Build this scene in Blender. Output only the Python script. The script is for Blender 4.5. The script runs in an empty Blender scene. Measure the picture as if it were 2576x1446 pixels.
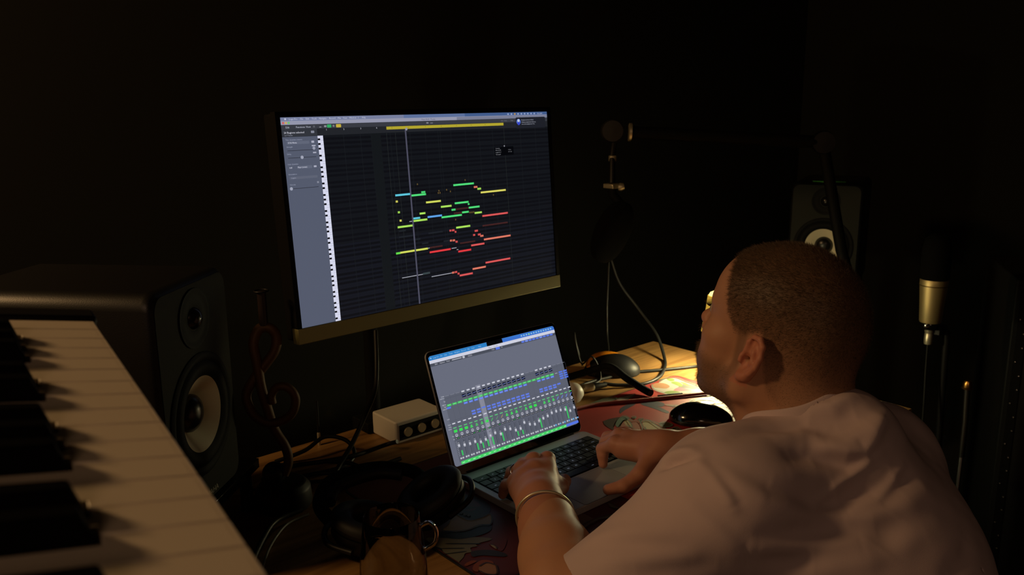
import bpy, math, random
import numpy as np
from mathutils import Vector, Matrix, Euler
random.seed(7); rng = np.random.default_rng(7)
PI = math.pi
SC = bpy.context.scene
COL = SC.collection
# ---------------------------------------------------------------- camera, world, lights, exposure
# desk top is z = 0, floor is z = -0.75, x runs along the desk, y away from the sitter
cam_d = bpy.data.cameras.new('camera'); cam = bpy.data.objects.new('camera', cam_d); COL.objects.link(cam)
cam.location = (-0.9662, -1.0801, 0.6471)
cam.rotation_euler = (1.3526, 0.0087, -0.7189)
cam_d.sensor_width = 36.0; cam_d.lens = 2123.7 / 2576 * 36
cam_d.clip_start = 0.02; cam_d.clip_end = 30
cam_d.dof.use_dof = True; cam_d.dof.focus_distance = 1.25; cam_d.dof.aperture_fstop = 9.0
SC.camera = cam
SC.view_settings.view_transform = 'Standard'; SC.view_settings.look = 'None'
SC.view_settings.exposure = 0.0; SC.view_settings.gamma = 1.0; SC.view_settings.use_curve_mapping = False
w = bpy.data.worlds.new('night'); SC.world = w; w.use_nodes = True
w.node_tree.nodes['Background'].inputs[0].default_value = (0.9, 0.7, 0.5, 1)
w.node_tree.nodes['Background'].inputs[1].default_value = 0.0012
def light(name, kind, loc, power, col, size=0.1, rot=None, spot=None):
    d = bpy.data.lights.new(name, kind); d.energy = power; d.color = col
    if kind == 'AREA': d.size = size
    else: d.shadow_soft_size = size
    if kind == 'SPOT': d.spot_size = spot; d.spot_blend = 0.6
    o = bpy.data.objects.new(name, d); COL.objects.link(o); o.location = loc
    if rot: o.rotation_euler = rot
    return o
LAMP = Vector((0.667, 0.060, 0.100))      # bulb of the desk lamp; its glow comes from the bulb mesh itself
light('room_lamp_light', 'POINT', (-1.85, 0.50, 1.34), 45.0, (1.0, 0.60, 0.26), 0.12)
light('doorway_light', 'POINT', (-2.1, -2.2, 1.45), 17.0, (1.0, 0.61, 0.37), 0.30)  # unseen fill behind the camera, added to lift the shirt's dark side

# ---------------------------------------------------------------- helpers
def srgb(r, g, b):
    f = lambda c: (c/255/12.92 if c/255 <= 0.04045 else ((c/255+0.055)/1.055)**2.4)
    return (f(r), f(g), f(b), 1.0)
MATS = {}
def mat(name, col, rough=0.5, metal=0.0, spec=0.5, emit=None, es=1.0, bump=None, noise=None, coat=0.0, sub=0.0, attr=None, trans=0.0):
    if name in MATS: return MATS[name]
    m = bpy.data.materials.new(name); m.use_nodes = True; nt = m.node_tree; b = nt.nodes['Principled BSDF']
    b.inputs['Base Color'].default_value = col if len(col) == 4 else (*col, 1)
    b.inputs['Roughness'].default_value = rough; b.inputs['Metallic'].default_value = metal
    b.inputs['Specular IOR Level'].default_value = spec; b.inputs['Coat Weight'].default_value = coat
    b.inputs['Transmission Weight'].default_value = trans
    if sub: 
        b.inputs['Subsurface Weight'].default_value = sub; b.inputs['Subsurface Radius'].default_value = (1.0, 0.35, 0.2); b.inputs['Subsurface Scale'].default_value = 0.006
    if emit: b.inputs['Emission Color'].default_value = emit; b.inputs['Emission Strength'].default_value = es
    tc = nt.nodes.new('ShaderNodeTexCoord')
    if attr:
        a = nt.nodes.new('ShaderNodeAttribute'); a.attribute_name = attr
        nt.links.new(a.outputs['Color'], b.inputs['Base Color'])
    if noise:   # (scale, second colour, stretch)
        n = nt.nodes.new('ShaderNodeTexNoise'); n.inputs['Scale'].default_value = noise[0]; n.inputs['Detail'].default_value = 6
        mp = nt.nodes.new('ShaderNodeMapping'); mp.inputs['Scale'].default_value = noise[2]
        nt.links.new(tc.outputs['Object'], mp.inputs[0]); nt.links.new(mp.outputs[0], n.inputs['Vector'])
        mx = nt.nodes.new('ShaderNodeMix'); mx.data_type = 'RGBA'
        mx.inputs[6].default_value = b.inputs['Base Color'].default_value; mx.inputs[7].default_value = noise[1]
        cr = nt.nodes.new('ShaderNodeValToRGB'); cr.color_ramp.elements[0].position = 0.38; cr.color_ramp.elements[1].position = 0.62
        nt.links.new(n.outputs[0], cr.inputs[0]); nt.links.new(cr.outputs[0], mx.inputs[0])
        nt.links.new(mx.outputs[2], b.inputs['Base Color'])
    if bump:    # (scale, strength, distance)
        n = nt.nodes.new('ShaderNodeTexNoise'); n.inputs['Scale'].default_value = bump[0]; n.inputs['Detail'].default_value = 4
        nt.links.new(tc.outputs['Object'], n.inputs['Vector'])
        bp = nt.nodes.new('ShaderNodeBump'); bp.inputs['Strength'].default_value = bump[1]; bp.inputs['Distance'].default_value = bump[2]
        nt.links.new(n.outputs[0], bp.inputs['Height']); nt.links.new(bp.outputs[0], b.inputs['Normal'])
    MATS[name] = m
    return m

class MB:
    def __init__(s): s.v = []; s.f = []; s.c = []; s.col = (1, 1, 1, 1)
    def add(s, vs, fs):
        n = len(s.v); s.v += [tuple(v) for v in vs]
        for f in fs: s.f.append(tuple(i+n for i in f)); s.c.append(s.col)
        return s
    def box(s, c, d, R=None):
        x, y, z = d[0]/2, d[1]/2, d[2]/2
        vs = [Vector((sx*x, sy*y, sz*z)) for sx in (-1, 1) for sy in (-1, 1) for sz in (-1, 1)]
        if R is not None: vs = [R @ v for v in vs]
        return s.add([v+Vector(c) for v in vs], [(0, 1, 3, 2), (4, 6, 7, 5), (0, 4, 5, 1), (2, 3, 7, 6), (0, 2, 6, 4), (1, 5, 7, 3)])
    def prism(s, pts, z0, z1, M=None):
        n = len(pts); vs = [Vector((x, y, z0)) for x, y in pts]+[Vector((x, y, z1)) for x, y in pts]
        if M is not None: vs = [M @ v for v in vs]
        return s.add(vs, [tuple(range(n-1, -1, -1)), tuple(range(n, 2*n))]+[(i, (i+1) % n, n+(i+1) % n, n+i) for i in range(n)])
    def poly(s, pts, z, M=None):
        vs = [Vector((x, y, z)) for x, y in pts]
        if M is not None: vs = [M @ v for v in vs]
        return s.add(vs, [tuple(range(len(pts)))])
    def lathe(s, prof, M=None, n=40, cap=True):
        vs = []; fs = []
        for r, z in prof:
            for k in range(n):
                a = 2*PI*k/n; vs.append(Vector((r*math.cos(a), r*math.sin(a), z)))
        for j in range(len(prof)-1):
            for k in range(n):
                a = j*n+k; b = j*n+(k+1) % n; fs.append((a, b, b+n, a+n))
        if cap:
            if prof[0][0] > 1e-6: fs.append(tuple(range(n-1, -1, -1)))
            if prof[-1][0] > 1e-6: fs.append(tuple((len(prof)-1)*n+k for k in range(n)))
        if M is not None: vs = [M @ v for v in vs]
        return s.add(vs, fs)
    def tube(s, path, r, n=12, closed=False, cap=True):
        P = [Vector(p) for p in path]; N = len(P)
        rr = r if isinstance(r, (list, tuple)) else [r]*N
        T = []
        for i in range(N):
            a = P[(i-1) % N] if (closed or i > 0) else P[i]; b = P[(i+1) % N] if (closed or i < N-1) else P[i]
            T.append((b-a).normalized())
        up = Vector((0, 0, 1)) if abs(T[0].z) < 0.9 else Vector((1, 0, 0))
        u = T[0].cross(up).normalized(); vs = []; fs = []
        for i in range(N):
            u = (u - T[i]*u.dot(T[i])).normalized(); v = T[i].cross(u)
            for k in range(n):
                a = 2*PI*k/n; vs.append(P[i]+(u*math.cos(a)+v*math.sin(a))*rr[i])
        for i in range(N if closed else N-1):
            for k in range(n):
                a = i*n+k; b = i*n+(k+1) % n; c = ((i+1) % N)*n+(k+1) % n; d = ((i+1) % N)*n+k
                fs.append((a, d, c, b))
        if cap and not closed: fs += [tuple(range(n)), tuple((N-1)*n+k for k in range(n-1, -1, -1))]
        return s.add(vs, fs)
    def mesh(s, name, use_col=False):
        me = bpy.data.meshes.new(name); me.from_pydata(s.v, [], s.f); me.update()
        if use_col:
            a = me.color_attributes.new('tint', 'FLOAT_COLOR', 'CORNER')
            arr = []
            for f, c in zip(s.f, s.c): arr += list(c)*len(f)
            a.data.foreach_set('color', arr)
        return me
def spline(pts, n=8, closed=False):
    P = [Vector(p) for p in pts]; N = len(P); out = []
    for i in range(N if closed else N-1):
        g = lambda k: P[k % N] if closed else P[max(0, min(N-1, k))]
        a, b, c, d = g(i-1), g(i), g(i+1), g(i+2)
        for t in np.linspace(0, 1, n, endpoint=False):
            out.append(0.5*((2*b)+(c-a)*t+(2*a-5*b+4*c-d)*t*t+(3*b-a-3*c+d)*t**3))
    if not closed: out.append(P[-1])
    return out
def rrect(w, h, r, n=6, cx=0, cy=0):
    out = []
    for sx, sy, a0 in ((1, 1, 0), (-1, 1, 90), (-1, -1, 180), (1, -1, 270)):
        for k in range(n+1):
            a = math.radians(a0+90*k/n); out.append((cx+sx*(w/2-r)+r*math.cos(a), cy+sy*(h/2-r)+r*math.sin(a)))
    return out
def obj(name, mb, m, parent=None, smooth=40, bevel=0, use_col=False, seg=2, loc=None, rot=None):
    me = mb.mesh(name, use_col) if isinstance(mb, MB) else mb
    o = bpy.data.objects.new(name, me); COL.objects.link(o)
    for mm in (m if isinstance(m, (list, tuple)) else [m]): me.materials.append(mm)
    if smooth is not None:
        me.polygons.foreach_set('use_smooth', [True]*len(me.polygons)); me.set_sharp_from_angle(angle=math.radians(smooth))
    if bevel:
        b = o.modifiers.new('bevel', 'BEVEL'); b.width = bevel; b.segments = seg; b.limit_method = 'ANGLE'; b.harden_normals = False
    if parent: o.parent = parent
    if loc is not None: o.location = loc
    if rot is not None: o.rotation_euler = rot
    return o
def tag(o, label, cat, group=None, kind=None):
    o['label'] = label; o['category'] = cat
    if group: o['group'] = group
    if kind: o['kind'] = kind
    return o
def thing(name, label, cat, loc=(0, 0, 0), rz=0, group=None, rot=None):
    o = bpy.data.objects.new(name, None); COL.objects.link(o); o.empty_display_size = 0.05
    o.location = loc; o.rotation_euler = rot if rot else (0, 0, rz)
    return tag(o, label, cat, group)
def struct(name, mb, m):
    o = obj(name, mb, m, smooth=None); o['kind'] = 'structure'; return o
def axisM(p, d):   # matrix taking +z to direction d at p
    return Matrix.Translation(Vector(p)) @ Vector(d).normalized().to_track_quat('Z', 'Y').to_matrix().to_4x4()
def text_mb(mb, txt, size, x, y, z, M=None, col=None, sx=1.0, align='LEFT', res=1):
    c = bpy.data.curves.new('t', 'FONT'); c.body = txt; c.size = size; c.align_x = align; c.resolution_u = res
    o = bpy.data.objects.new('t', c); COL.objects.link(o)
    dg = bpy.context.evaluated_depsgraph_get(); me = o.evaluated_get(dg).to_mesh()
    vs = [Vector((v.co.x*sx+x, v.co.y+y, z)) for v in me.vertices]; fs = [tuple(p.vertices) for p in me.polygons]
    if M is not None: vs = [M @ v for v in vs]
    if col: mb.col = col
    mb.add(vs, fs); o.evaluated_get(dg).to_mesh_clear(); bpy.data.objects.remove(o); bpy.data.curves.remove(c)

# ---------------------------------------------------------------- implicit-surface modeller for the figure
class SDF:
    def __init__(s): s.p = []
    def ell(s, c, r, k=0.01, B=None, op='u'): s.p.append(('e', np.array(c, float), np.array(r, float), k, B, op)); return s
    def cap(s, a, b, ra, rb, k=0.01, op='u'): s.p.append(('c', np.array(a, float), np.array(b, float), k, (ra, rb), op)); return s
    def plane(s, p, n, k=0.004): s.p.append(('p', np.array(p, float), np.array(n, float)/np.linalg.norm(n), k, None, 'i')); return s
    def one(s, q, P):
        t, a, b, k, x, op = q
        if t == 'e':
            d = P-a
            if x is not None: d = d @ x
            k0 = np.sqrt(((d/b)**2).sum(1)); k1 = np.sqrt(((d/(b*b))**2).sum(1))+1e-9
            return k0*(k0-1)/k1
        if t == 'c':
            ba = b-a; h = np.clip(((P-a) @ ba)/(ba @ ba), 0, 1)
            return np.sqrt((((P-a)-h[:, None]*ba)**2).sum(1))-(x[0]+(x[1]-x[0])*h)
        return (P-a) @ b
    def ev(s, P, prims=None):
        D = None
        for q in (s.p if prims is None else prims):
            d = s.one(q, P); k = q[3]; op = q[5]
            if D is None: D = d; continue
            if op == 'u':
                h = np.maximum(k-np.abs(D-d), 0)/k; D = np.minimum(D, d)-h*h*k*0.25
            elif op == 's':
                h = np.maximum(k-np.abs(D+d), 0)/k; D = np.maximum(D, -d)+h*h*k*0.25
            else:
                h = np.maximum(k-np.abs(D-d), 0)/k; D = np.maximum(D, d)+h*h*k*0.25
        return D if D is not None else np.full(len(P), 1.0)
    def mesh(s, lo, hi, h, shell=None, refine=2):
        lo = np.array(lo, float); B = 14; nb = np.ceil((np.array(hi)-lo)/(h*B)).astype(int)
        I = np.stack(np.meshgrid(*[np.arange(n) for n in nb], indexing='ij'), -1).reshape(-1, 3)
        ctr = lo+(I*B+B/2)*h; R = B*h*0.5*math.sqrt(3)+2*h
        f = (lambda P, pr=None: s.ev(P, pr)) if shell is None else (lambda P, pr=None: np.abs(s.ev(P, pr)+shell)-shell)
        dc = s.ev(ctr); act = np.abs(dc) < R*1.5+(2*shell if shell else 0)+0.012
        I = I[act]; ctr = ctr[act]
        pd = [s.one(q, ctr) for q in s.p]
        g = np.stack(np.meshgrid(*[np.arange(B+1)]*3, indexing='ij'), -1).reshape(-1, 3)
        NB = nb*B+2
        gid = lambda c: (c[:, 0]*NB[1]+c[:, 1])*NB[2]+c[:, 2]
        CV, CI, FQ = [], [], []
        for n, ib in enumerate(I):
            dmin = min([pd[j][n] for j in range(len(s.p)) if s.p[j][5] == 'u']+[9])
            pr = [q for j, q in enumerate(s.p) if (q[5] == 'u' and pd[j][n] < dmin+2*R+q[3]) or (q[5] == 's' and pd[j][n] < R+q[3]+0.02) or q[5] == 'i']
            if not pr or pr[0][5] != 'u': continue
            V = f(lo+(ib*B+g)*h, pr).reshape((B+1,)*3)
            if V.min() > 0 or V.max() < 0: continue
            ins = V < 0
            c8 = sum(ins[a:B+a, b:B+b, c:B+c].astype(int) for a in (0, 1) for b in (0, 1) for c in (0, 1))
            cc = np.argwhere((c8 > 0) & (c8 < 8))
            if not len(cc): continue
            acc = np.zeros((len(cc), 3)); cnt = np.zeros(len(cc))
            cr = [(a, b, c) for a in (0, 1) for b in (0, 1) for c in (0, 1)]
            for a in cr:
                for ax in range(3):
                    if a[ax]: continue
                    b = list(a); b[ax] = 1
                    va = V[cc[:, 0]+a[0], cc[:, 1]+a[1], cc[:, 2]+a[2]]; vb = V[cc[:, 0]+b[0], cc[:, 1]+b[1], cc[:, 2]+b[2]]
                    m = (va < 0) != (vb < 0); t = np.where(m, va/np.where(m, va-vb, 1), 0)
                    pt = np.array(a, float)[None]+0*acc; pt[:, ax] += t
                    acc += pt*m[:, None]; cnt += m
            CV.append(lo+(ib*B+cc+acc/cnt[:, None])*h); CI.append(gid(ib*B+cc))
            for ax in range(3):
                sl = [slice(0, B)]*3; s2 = list(sl); s2[ax] = slice(1, B+1)
                e0 = ins[tuple(sl)]; e1 = ins[tuple(s2)]; ed = np.argwhere(e0 != e1)
                if not len(ed): continue
                flip = e0[ed[:, 0], ed[:, 1], ed[:, 2]]; G = ib*B+ed; o1 = np.zeros(3, int); o2 = np.zeros(3, int); o1[(ax+1) % 3] = 1; o2[(ax+2) % 3] = 1
                G = G[:]; ok = ((G-o1-o2) >= 0).all(1); G = G[ok]; flip = flip[ok]
                q = np.stack([gid(G), gid(G-o1), gid(G-o1-o2), gid(G-o2)], 1)
                q[~flip] = q[~flip][:, ::-1]; FQ.append(q)
        V = np.concatenate(CV); ids = np.concatenate(CI); o = np.argsort(ids); ids = ids[o]; V = V[o]
        F = np.concatenate(FQ); P = np.searchsorted(ids, F); P = np.minimum(P, len(ids)-1); good = (ids[P] == F).all(1); P = P[good]
        for _ in range(refine):
            e = h*0.35; gr = np.stack([s_ev_chunk(f, V+np.eye(3)[i]*e)-s_ev_chunk(f, V-np.eye(3)[i]*e) for i in range(3)], 1)/(2*e)
            d = s_ev_chunk(f, V); l = (gr**2).sum(1)+1e-6
            V = V-np.clip(d/l, -h*0.5, h*0.5)[:, None]*gr*0.8
        return V, P
def s_ev_chunk(f, P, n=40000): return np.concatenate([f(P[i:i+n]) for i in range(0, len(P), n)])
def np_mesh(name, V, F):
    me = bpy.data.meshes.new(name); me.vertices.add(len(V)); me.vertices.foreach_set('co', V.astype(np.float32).ravel())
    n = F.shape[1]; me.loops.add(F.size); me.loops.foreach_set('vertex_index', F.astype(np.int32).ravel())
    me.polygons.add(len(F)); me.polygons.foreach_set('loop_start', np.arange(0, F.size, n, dtype=np.int32)); me.update(calc_edges=True); me.validate()
    return me
def vnormals(V, F):
    a, b, c, d = (V[F[:, i]] for i in range(4)); n = np.cross(c-a, d-b); N = np.zeros_like(V)
    for i in range(4): np.add.at(N, F[:, i], n)
    return N/(np.linalg.norm(N, axis=1)[:, None]+1e-12)
def vnoise(P, sc, seed=0):   # cheap smooth noise from summed sines
    r = np.random.default_rng(seed); out = 0
    for i in range(7):
        k = r.normal(size=3); k /= np.linalg.norm(k); out = out+np.sin((P @ k)*sc*(0.7+0.25*i)+r.uniform(0, 6.28))
    return out/7

# ---------------------------------------------------------------- materials
black = mat('black_plastic', srgb(15, 14, 15), 0.5, spec=0.35)
blackm = mat('matte_black', srgb(10, 10, 10), 0.75, spec=0.15)
gloss = mat('gloss_black', srgb(10, 10, 10), 0.14, coat=0.5)
darkmetal = mat('dark_metal', srgb(26, 24, 23), 0.5, metal=0.4)
rubber = mat('cable_rubber', srgb(17, 17, 16), 0.5, spec=0.35)
silver = mat('silver_metal', srgb(170, 168, 165), 0.3, metal=1.0)
nickel = mat('nickel', srgb(205, 196, 168), 0.42, metal=0.8)
alu = mat('laptop_aluminium', srgb(160, 160, 162), 0.45, metal=0.3)
gold = mat('champagne_metal', srgb(200, 180, 130), 0.52, metal=0.9, bump=(60, 0.1, 0.001))
bronze = mat('bronze', srgb(84, 56, 26), 0.6, metal=0.3)
wood = mat('desk_wood', srgb(148, 112, 66), 0.5, spec=0.3, noise=(5.0, srgb(122, 88, 48), (1.0, 14.0, 14.0)), bump=(80, 0.08, 0.001))
wallm = mat('wall_paint', srgb(27, 26, 22), 0.9, spec=0.2)
floorm = mat('floor_carpet', srgb(40, 38, 38), 0.95, bump=(300, 0.4, 0.002))
white_pl = mat('white_plastic', srgb(205, 200, 188), 0.45)
ivory = mat('white_key_plastic', srgb(232, 218, 198), 0.30, bump=(900, 0.02, 0.0005))
ebony = mat('black_key_plastic', srgb(9, 8, 9), 0.6, spec=0.05)
cone_w = mat('speaker_cone', srgb(225, 215, 185), 0.55, bump=(300, 0.08, 0.0005))
vinyl = mat('speaker_vinyl', srgb(14, 13, 13), 0.45, spec=0.8, bump=(600, 0.25, 0.0006))
baffle_m = mat('speaker_baffle', srgb(38, 39, 36), 0.7, spec=0.12, bump=(700, 0.2, 0.0005))

# ---------------------------------------------------------------- room
FZ = -0.75
struct('floor', MB().box((0.4, -0.6, FZ-0.05), (5.6, 4.6, 0.1)), floorm)
struct('ceiling', MB().box((0.4, -0.6, 1.85), (5.6, 4.6, 0.1)), wallm)
struct('wall_back', MB().box((0.4, 1.05, 0.525), (5.6, 0.1, 2.55)), wallm)
struct('wall_right', MB().box((2.65, -0.6, 0.525), (0.1, 3.2, 2.55)), wallm)
struct('wall_left', MB().box((-3.15, -0.6, 0.525), (0.1, 4.4, 2.55)), wallm)
struct('wall_front', MB().box((0.4, -2.85, 0.525), (5.6, 0.1, 2.55)), wallm)
struct('baseboard_back', MB().box((0.4, 0.99, FZ+0.05), (5.4, 0.018, 0.1)), blackm)

# ---------------------------------------------------------------- desk
DX0, DX1, DY0, DY1 = -0.98, 0.787, -0.36, 0.344
desk = thing('desk', 'wide light wooden desk carrying the monitor, laptop and left speaker', 'desk', (0, 0, 0))
obj('tabletop', MB().prism([(DX0, DY0), (DX1, DY0), (DX1, DY1), (DX0, DY1)], -0.028, 0), wood, desk, bevel=0.0015)
for x in (DX0+0.05, DX1-0.05):
    for y in (DY0+0.06, DY1-0.05):
        obj('leg', MB().box((x, y, (FZ-0.028)/2), (0.05, 0.05, -FZ-0.028)), darkmetal, desk, bevel=0.003)
obj('rail', MB().box(((DX0+DX1)/2, DY1-0.05, -0.055), (DX1-DX0-0.15, 0.03, 0.05)), darkmetal, desk)

# desk mat with its printed picture
ART = [["pale",519,106,544,112,564,110,575,96,569,65,564,18,565,-16,542,-6,496,25,471,40,469,55,471,81,493,106],["peach",498,107,515,107,524,92,517,73,498,68,489,82,484,92],["gray",524,55,555,61,560,44,559,23,541,23,535,39],["leaf",552,111,566,105,559,92,546,92],["leaf",539,87,552,87,554,74,545,58,532,53,535,73],["leaf",559,75,562,63,555,49,550,54],["pink",500,49,524,55,531,43,533,24,524,22,507,37],["leaf",475,55,492,53,502,42,500,30,484,36,472,42],["red2",434,66,459,76,459,65,452,55,435,55],["navy",379,44,413,33,420,16,412,3,398,1,395,9,387,-28,376,-30,378,5],["navy",325,53,357,59,371,49,328,41,303,34],["pale",412,3,421,-8,429,-23,417,-16],["cream",459,-25,481,-19,498,-30,510,-46,523,-58,516,-72,502,-67,480,-59,467,-45],["gold",468,-28,489,-29,505,-41,509,-56,500,-62,483,-57,475,-44],["cream",522,-26,540,-34,550,-46,539,-57,526,-50,521,-38],["teal",551,-52,537,-71,492,-120,487,-119,516,-82],["mauve",462,-77,498,-86,488,-116,454,-132,460,-100],["tan",429,-146,488,-126,449,-164,434,-168,399,-158],["dkbrown",244,28,294,16,246,-3,223,-17],["teal",245,-6,269,9,297,18,293,1,275,-1,246,-16],["rose",246,-16,275,-1,293,1,289,-13,298,-22,272,-54,259,-55,259,-28],["cream",280,4,286,-1,264,-33,261,-20],["olive",303,3,311,0,305,-7,299,-4],["olive",308,-12,313,-19,305,-24,302,-18],["rose",296,-29,311,-24,316,-57,301,-89,287,-93,267,-80,272,-58],["cream",301,-29,313,-36,302,-68,299,-87,285,-96,262,-101,264,-77,280,-52],["olive",318,-58,331,-61,334,-73,329,-83,315,-83,308,-73],["cream",257,-101,288,-95,316,-94,317,-104,262,-131,256,-121],["brown",313,-96,328,-95,312,-125,285,-144,279,-134,285,-118],["gold",290,-119,311,-112,312,-121,287,-133],["dkbrown",289,-91,302,-90,291,-107,279,-109],["greengray",282,121,360,115,358,95,312,105],["pale",358,95,407,94,413,88,376,78],["black",-211,-51,-190,-45,-165,-47,-160,-75,-164,-100,-179,-118,-198,-122,-219,-118,-230,-104,-232,-88,-220,-68],["maroon",-195,-66,-174,-62,-173,-85,-180,-92,-192,-81],["maroon",-204,-85,-193,-89,-186,-93,-199,-96],["tan",-220,-74,-223,-96,-219,-118,-199,-124,-182,-124,-203,-150,-219,-141,-246,-139,-271,-117,-252,-105,-236,-91],["bone",-215,-70,-212,-71,-212,-74,-214,-76,-217,-75,-217,-73],["bone",-214,-77,-212,-78,-211,-81,-213,-83,-216,-82,-216,-80],["bone",-215,-87,-213,-87,-212,-90,-215,-93,-217,-92,-217,-89],["bone",-214,-95,-212,-96,-211,-99,-214,-101,-216,-100,-216,-98],["bone",-211,-101,-209,-101,-208,-104,-211,-107,-213,-106,-213,-103],["bone",-192,-49,-190,-50,-189,-53,-192,-56,-194,-55,-195,-52],["bone",-192,-56,-190,-56,-189,-59,-192,-62,-194,-61,-195,-58],["black",-286,-117,-271,-117,-248,-141,-219,-141,-203,-150,-218,-165,-244,-163,-271,-150,-288,-129],["greengray",-305,-119,-285,-132,-268,-153,-246,-164,-230,-186,-257,-181,-260,-187,-271,-184,-277,-194,-286,-191,-295,-198,-304,-202,-315,-205,-318,-211,-327,-215,-334,-224,-360,-201,-347,-178],["maroon",-243,-193,-231,-188,-217,-193,-217,-204,-241,-222,-244,-211],["bone",-244,-198,-241,-200,-242,-210,-245,-211],["navy2",-277,-194,-262,-200,-248,-215,-243,-232,-250,-236,-271,-212,-284,-206],["rust",-305,-214,-292,-213,-287,-219,-298,-220,-307,-219],["rust",-296,-224,-279,-222,-271,-234,-276,-242,-283,-234,-295,-234,-303,-242,-306,-234],["skin",-294,-233,-281,-232,-276,-242,-276,-249,-289,-265,-299,-255,-301,-243],["green",-319,-229,-310,-230,-312,-244,-325,-233],["leafdk",-317,-135,-315,-144,-317,-155,-326,-165,-335,-165,-335,-160],["black",-287,-152,-255,-181,-257,-183,-289,-154],["black",-310,-153,-280,-176,-282,-178,-312,-155],["black",-318,-173,-283,-186,-285,-188,-319,-175],["black",-322,-172,-308,-186,-310,-188,-323,-174],["black",-330,-184,-317,-197,-319,-199,-331,-187],["black",-309,-147,-304,-156,-318,-167,-332,-177,-346,-182,-344,-178,-332,-172,-317,-163,-309,-158],["greengray",-129,-265,-102,-249,-62,-248,-27,-263,-33,-269,-68,-253,-105,-257,-129,-270],["skin2",-108,-217,-76,-219,-72,-239,-82,-256,-113,-244,-116,-231],["greengray",-15,-223,-15,-247,-18,-255,-24,-239]]
PAL = dict(red=(196, 52, 48), red2=(225, 60, 40), pale=(214, 208, 196), peach=(206, 150, 110), gray=(120, 122, 118), leaf=(140, 165, 80), pink=(216, 130, 150), navy=(58, 56, 78), cream=(212, 196, 150), gold=(180, 128, 60), teal=(122, 150, 132), mauve=(176, 128, 130), tan=(188, 160, 108), dkbrown=(74, 48, 36), rose=(196, 124, 104), olive=(92, 92, 54), brown=(116, 84, 48), greengray=(118, 116, 98), black=(20, 18, 18), maroon=(96, 34, 40), bone=(168, 162, 150), navy2=(38, 34, 44), rust=(150, 72, 30), skin=(176, 128, 100), skin2=(120, 96, 78), green=(96, 112, 40), leafdk=(88, 100, 44))
PAL = {k: srgb(*[c*0.80 for c in v]) for k, v in PAL.items()}
matb = MB(); MX0, MX1, MY0, MY1 = -0.312, 0.592, -0.285, 0.118
matb.col = PAL['black']; matb.prism(rrect(MX1-MX0, MY1-MY0, 0.018, cx=(MX0+MX1)/2, cy=(MY0+MY1)/2), 0, 0.0026)
def clip_side(pts, x0, keep):   # clip a polygon to x>x0 or x<x0
    out = []; n = len(pts)
    for i in range(n):
        a, b = pts[i], pts[(i+1) % n]; ia, ib = (a[0] > x0) == keep, (b[0] > x0) == keep
        if ia: out.append(a)
        if ia != ib: t = (x0-a[0])/(b[0]-a[0]); out.append((x0, a[1]+t*(b[1]-a[1])))
    return out
base = rrect(MX1-MX0-0.006, MY1-MY0-0.006, 0.016, cx=(MX0+MX1)/2, cy=(MY0+MY1)/2)
matb.col = PAL['red']; matb.poly(clip_side(base, 0.02, True), 0.0027)
matb.col = PAL['maroon']; matb.poly(clip_side(base, 0.02, False), 0.0027)
for i, s in enumerate(ART):
    P = [(s[1+2*k]/1000, s[2+2*k]/1000) for k in range((len(s)-1)//2)]
    P = [(min(max(x, MX0+0.004), MX1-0.004), min(max(y, MY0+0.004), MY1-0.004)) for x, y in P]
    Q = [(p.x, p.y) for p in spline([(x, y, 0) for x, y in P], 3, True)]
    area = sum(Q[k][0]*Q[(k+1) % len(Q)][1]-Q[(k+1) % len(Q)][0]*Q[k][1] for k in range(len(Q)))
    if area < 0: Q = Q[::-1]
    matb.col = PAL[s[0]]; matb.poly(Q, 0.00275+0.00002*i)
# outline strokes of the print
def stroke(pts, c, wd=0.0012, z=0.0048):
    P = spline([(x, y, 0) for x, y in pts], 6); matb.col = PAL[c]; L = []; R_ = []
    for i, p in enumerate(P):
        t = (P[min(i+1, len(P)-1)]-P[max(i-1, 0)]).normalized(); nrm = Vector((-t.y, t.x, 0))*wd
        L.append(p+nrm); R_.append(p-nrm)
    n = len(P); matb.add([(q.x, q.y, z) for q in L]+[(q.x, q.y, z) for q in R_], [(i, n+i, n+i+1, i+1) for i in range(n-1)])
for s in ART:
    if s[0] in ('cream', 'rose', 'teal', 'gold', 'tan', 'greengray', 'skin', 'brown', 'pale', 'bone', 'olive', 'mauve') and s[1] < 590 and s[1] > -305:
        P = [(min(max(s[1+2*k]/1000, MX0+0.005), MX1-0.005), min(max(s[2+2*k]/1000, MY0+0.005), MY1-0.005)) for k in range((len(s)-1)//2)]
        stroke(P, 'teal' if s[1] > 100 else 'dkbrown', 0.0011)
tag(obj('desk_mat', matb, mat('desk_mat_print', (1, 1, 1), 0.55, attr='tint'), smooth=None, use_col=True), 'long desk mat with a colourful red comic print under the laptop and mouse', 'desk mat')
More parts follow.
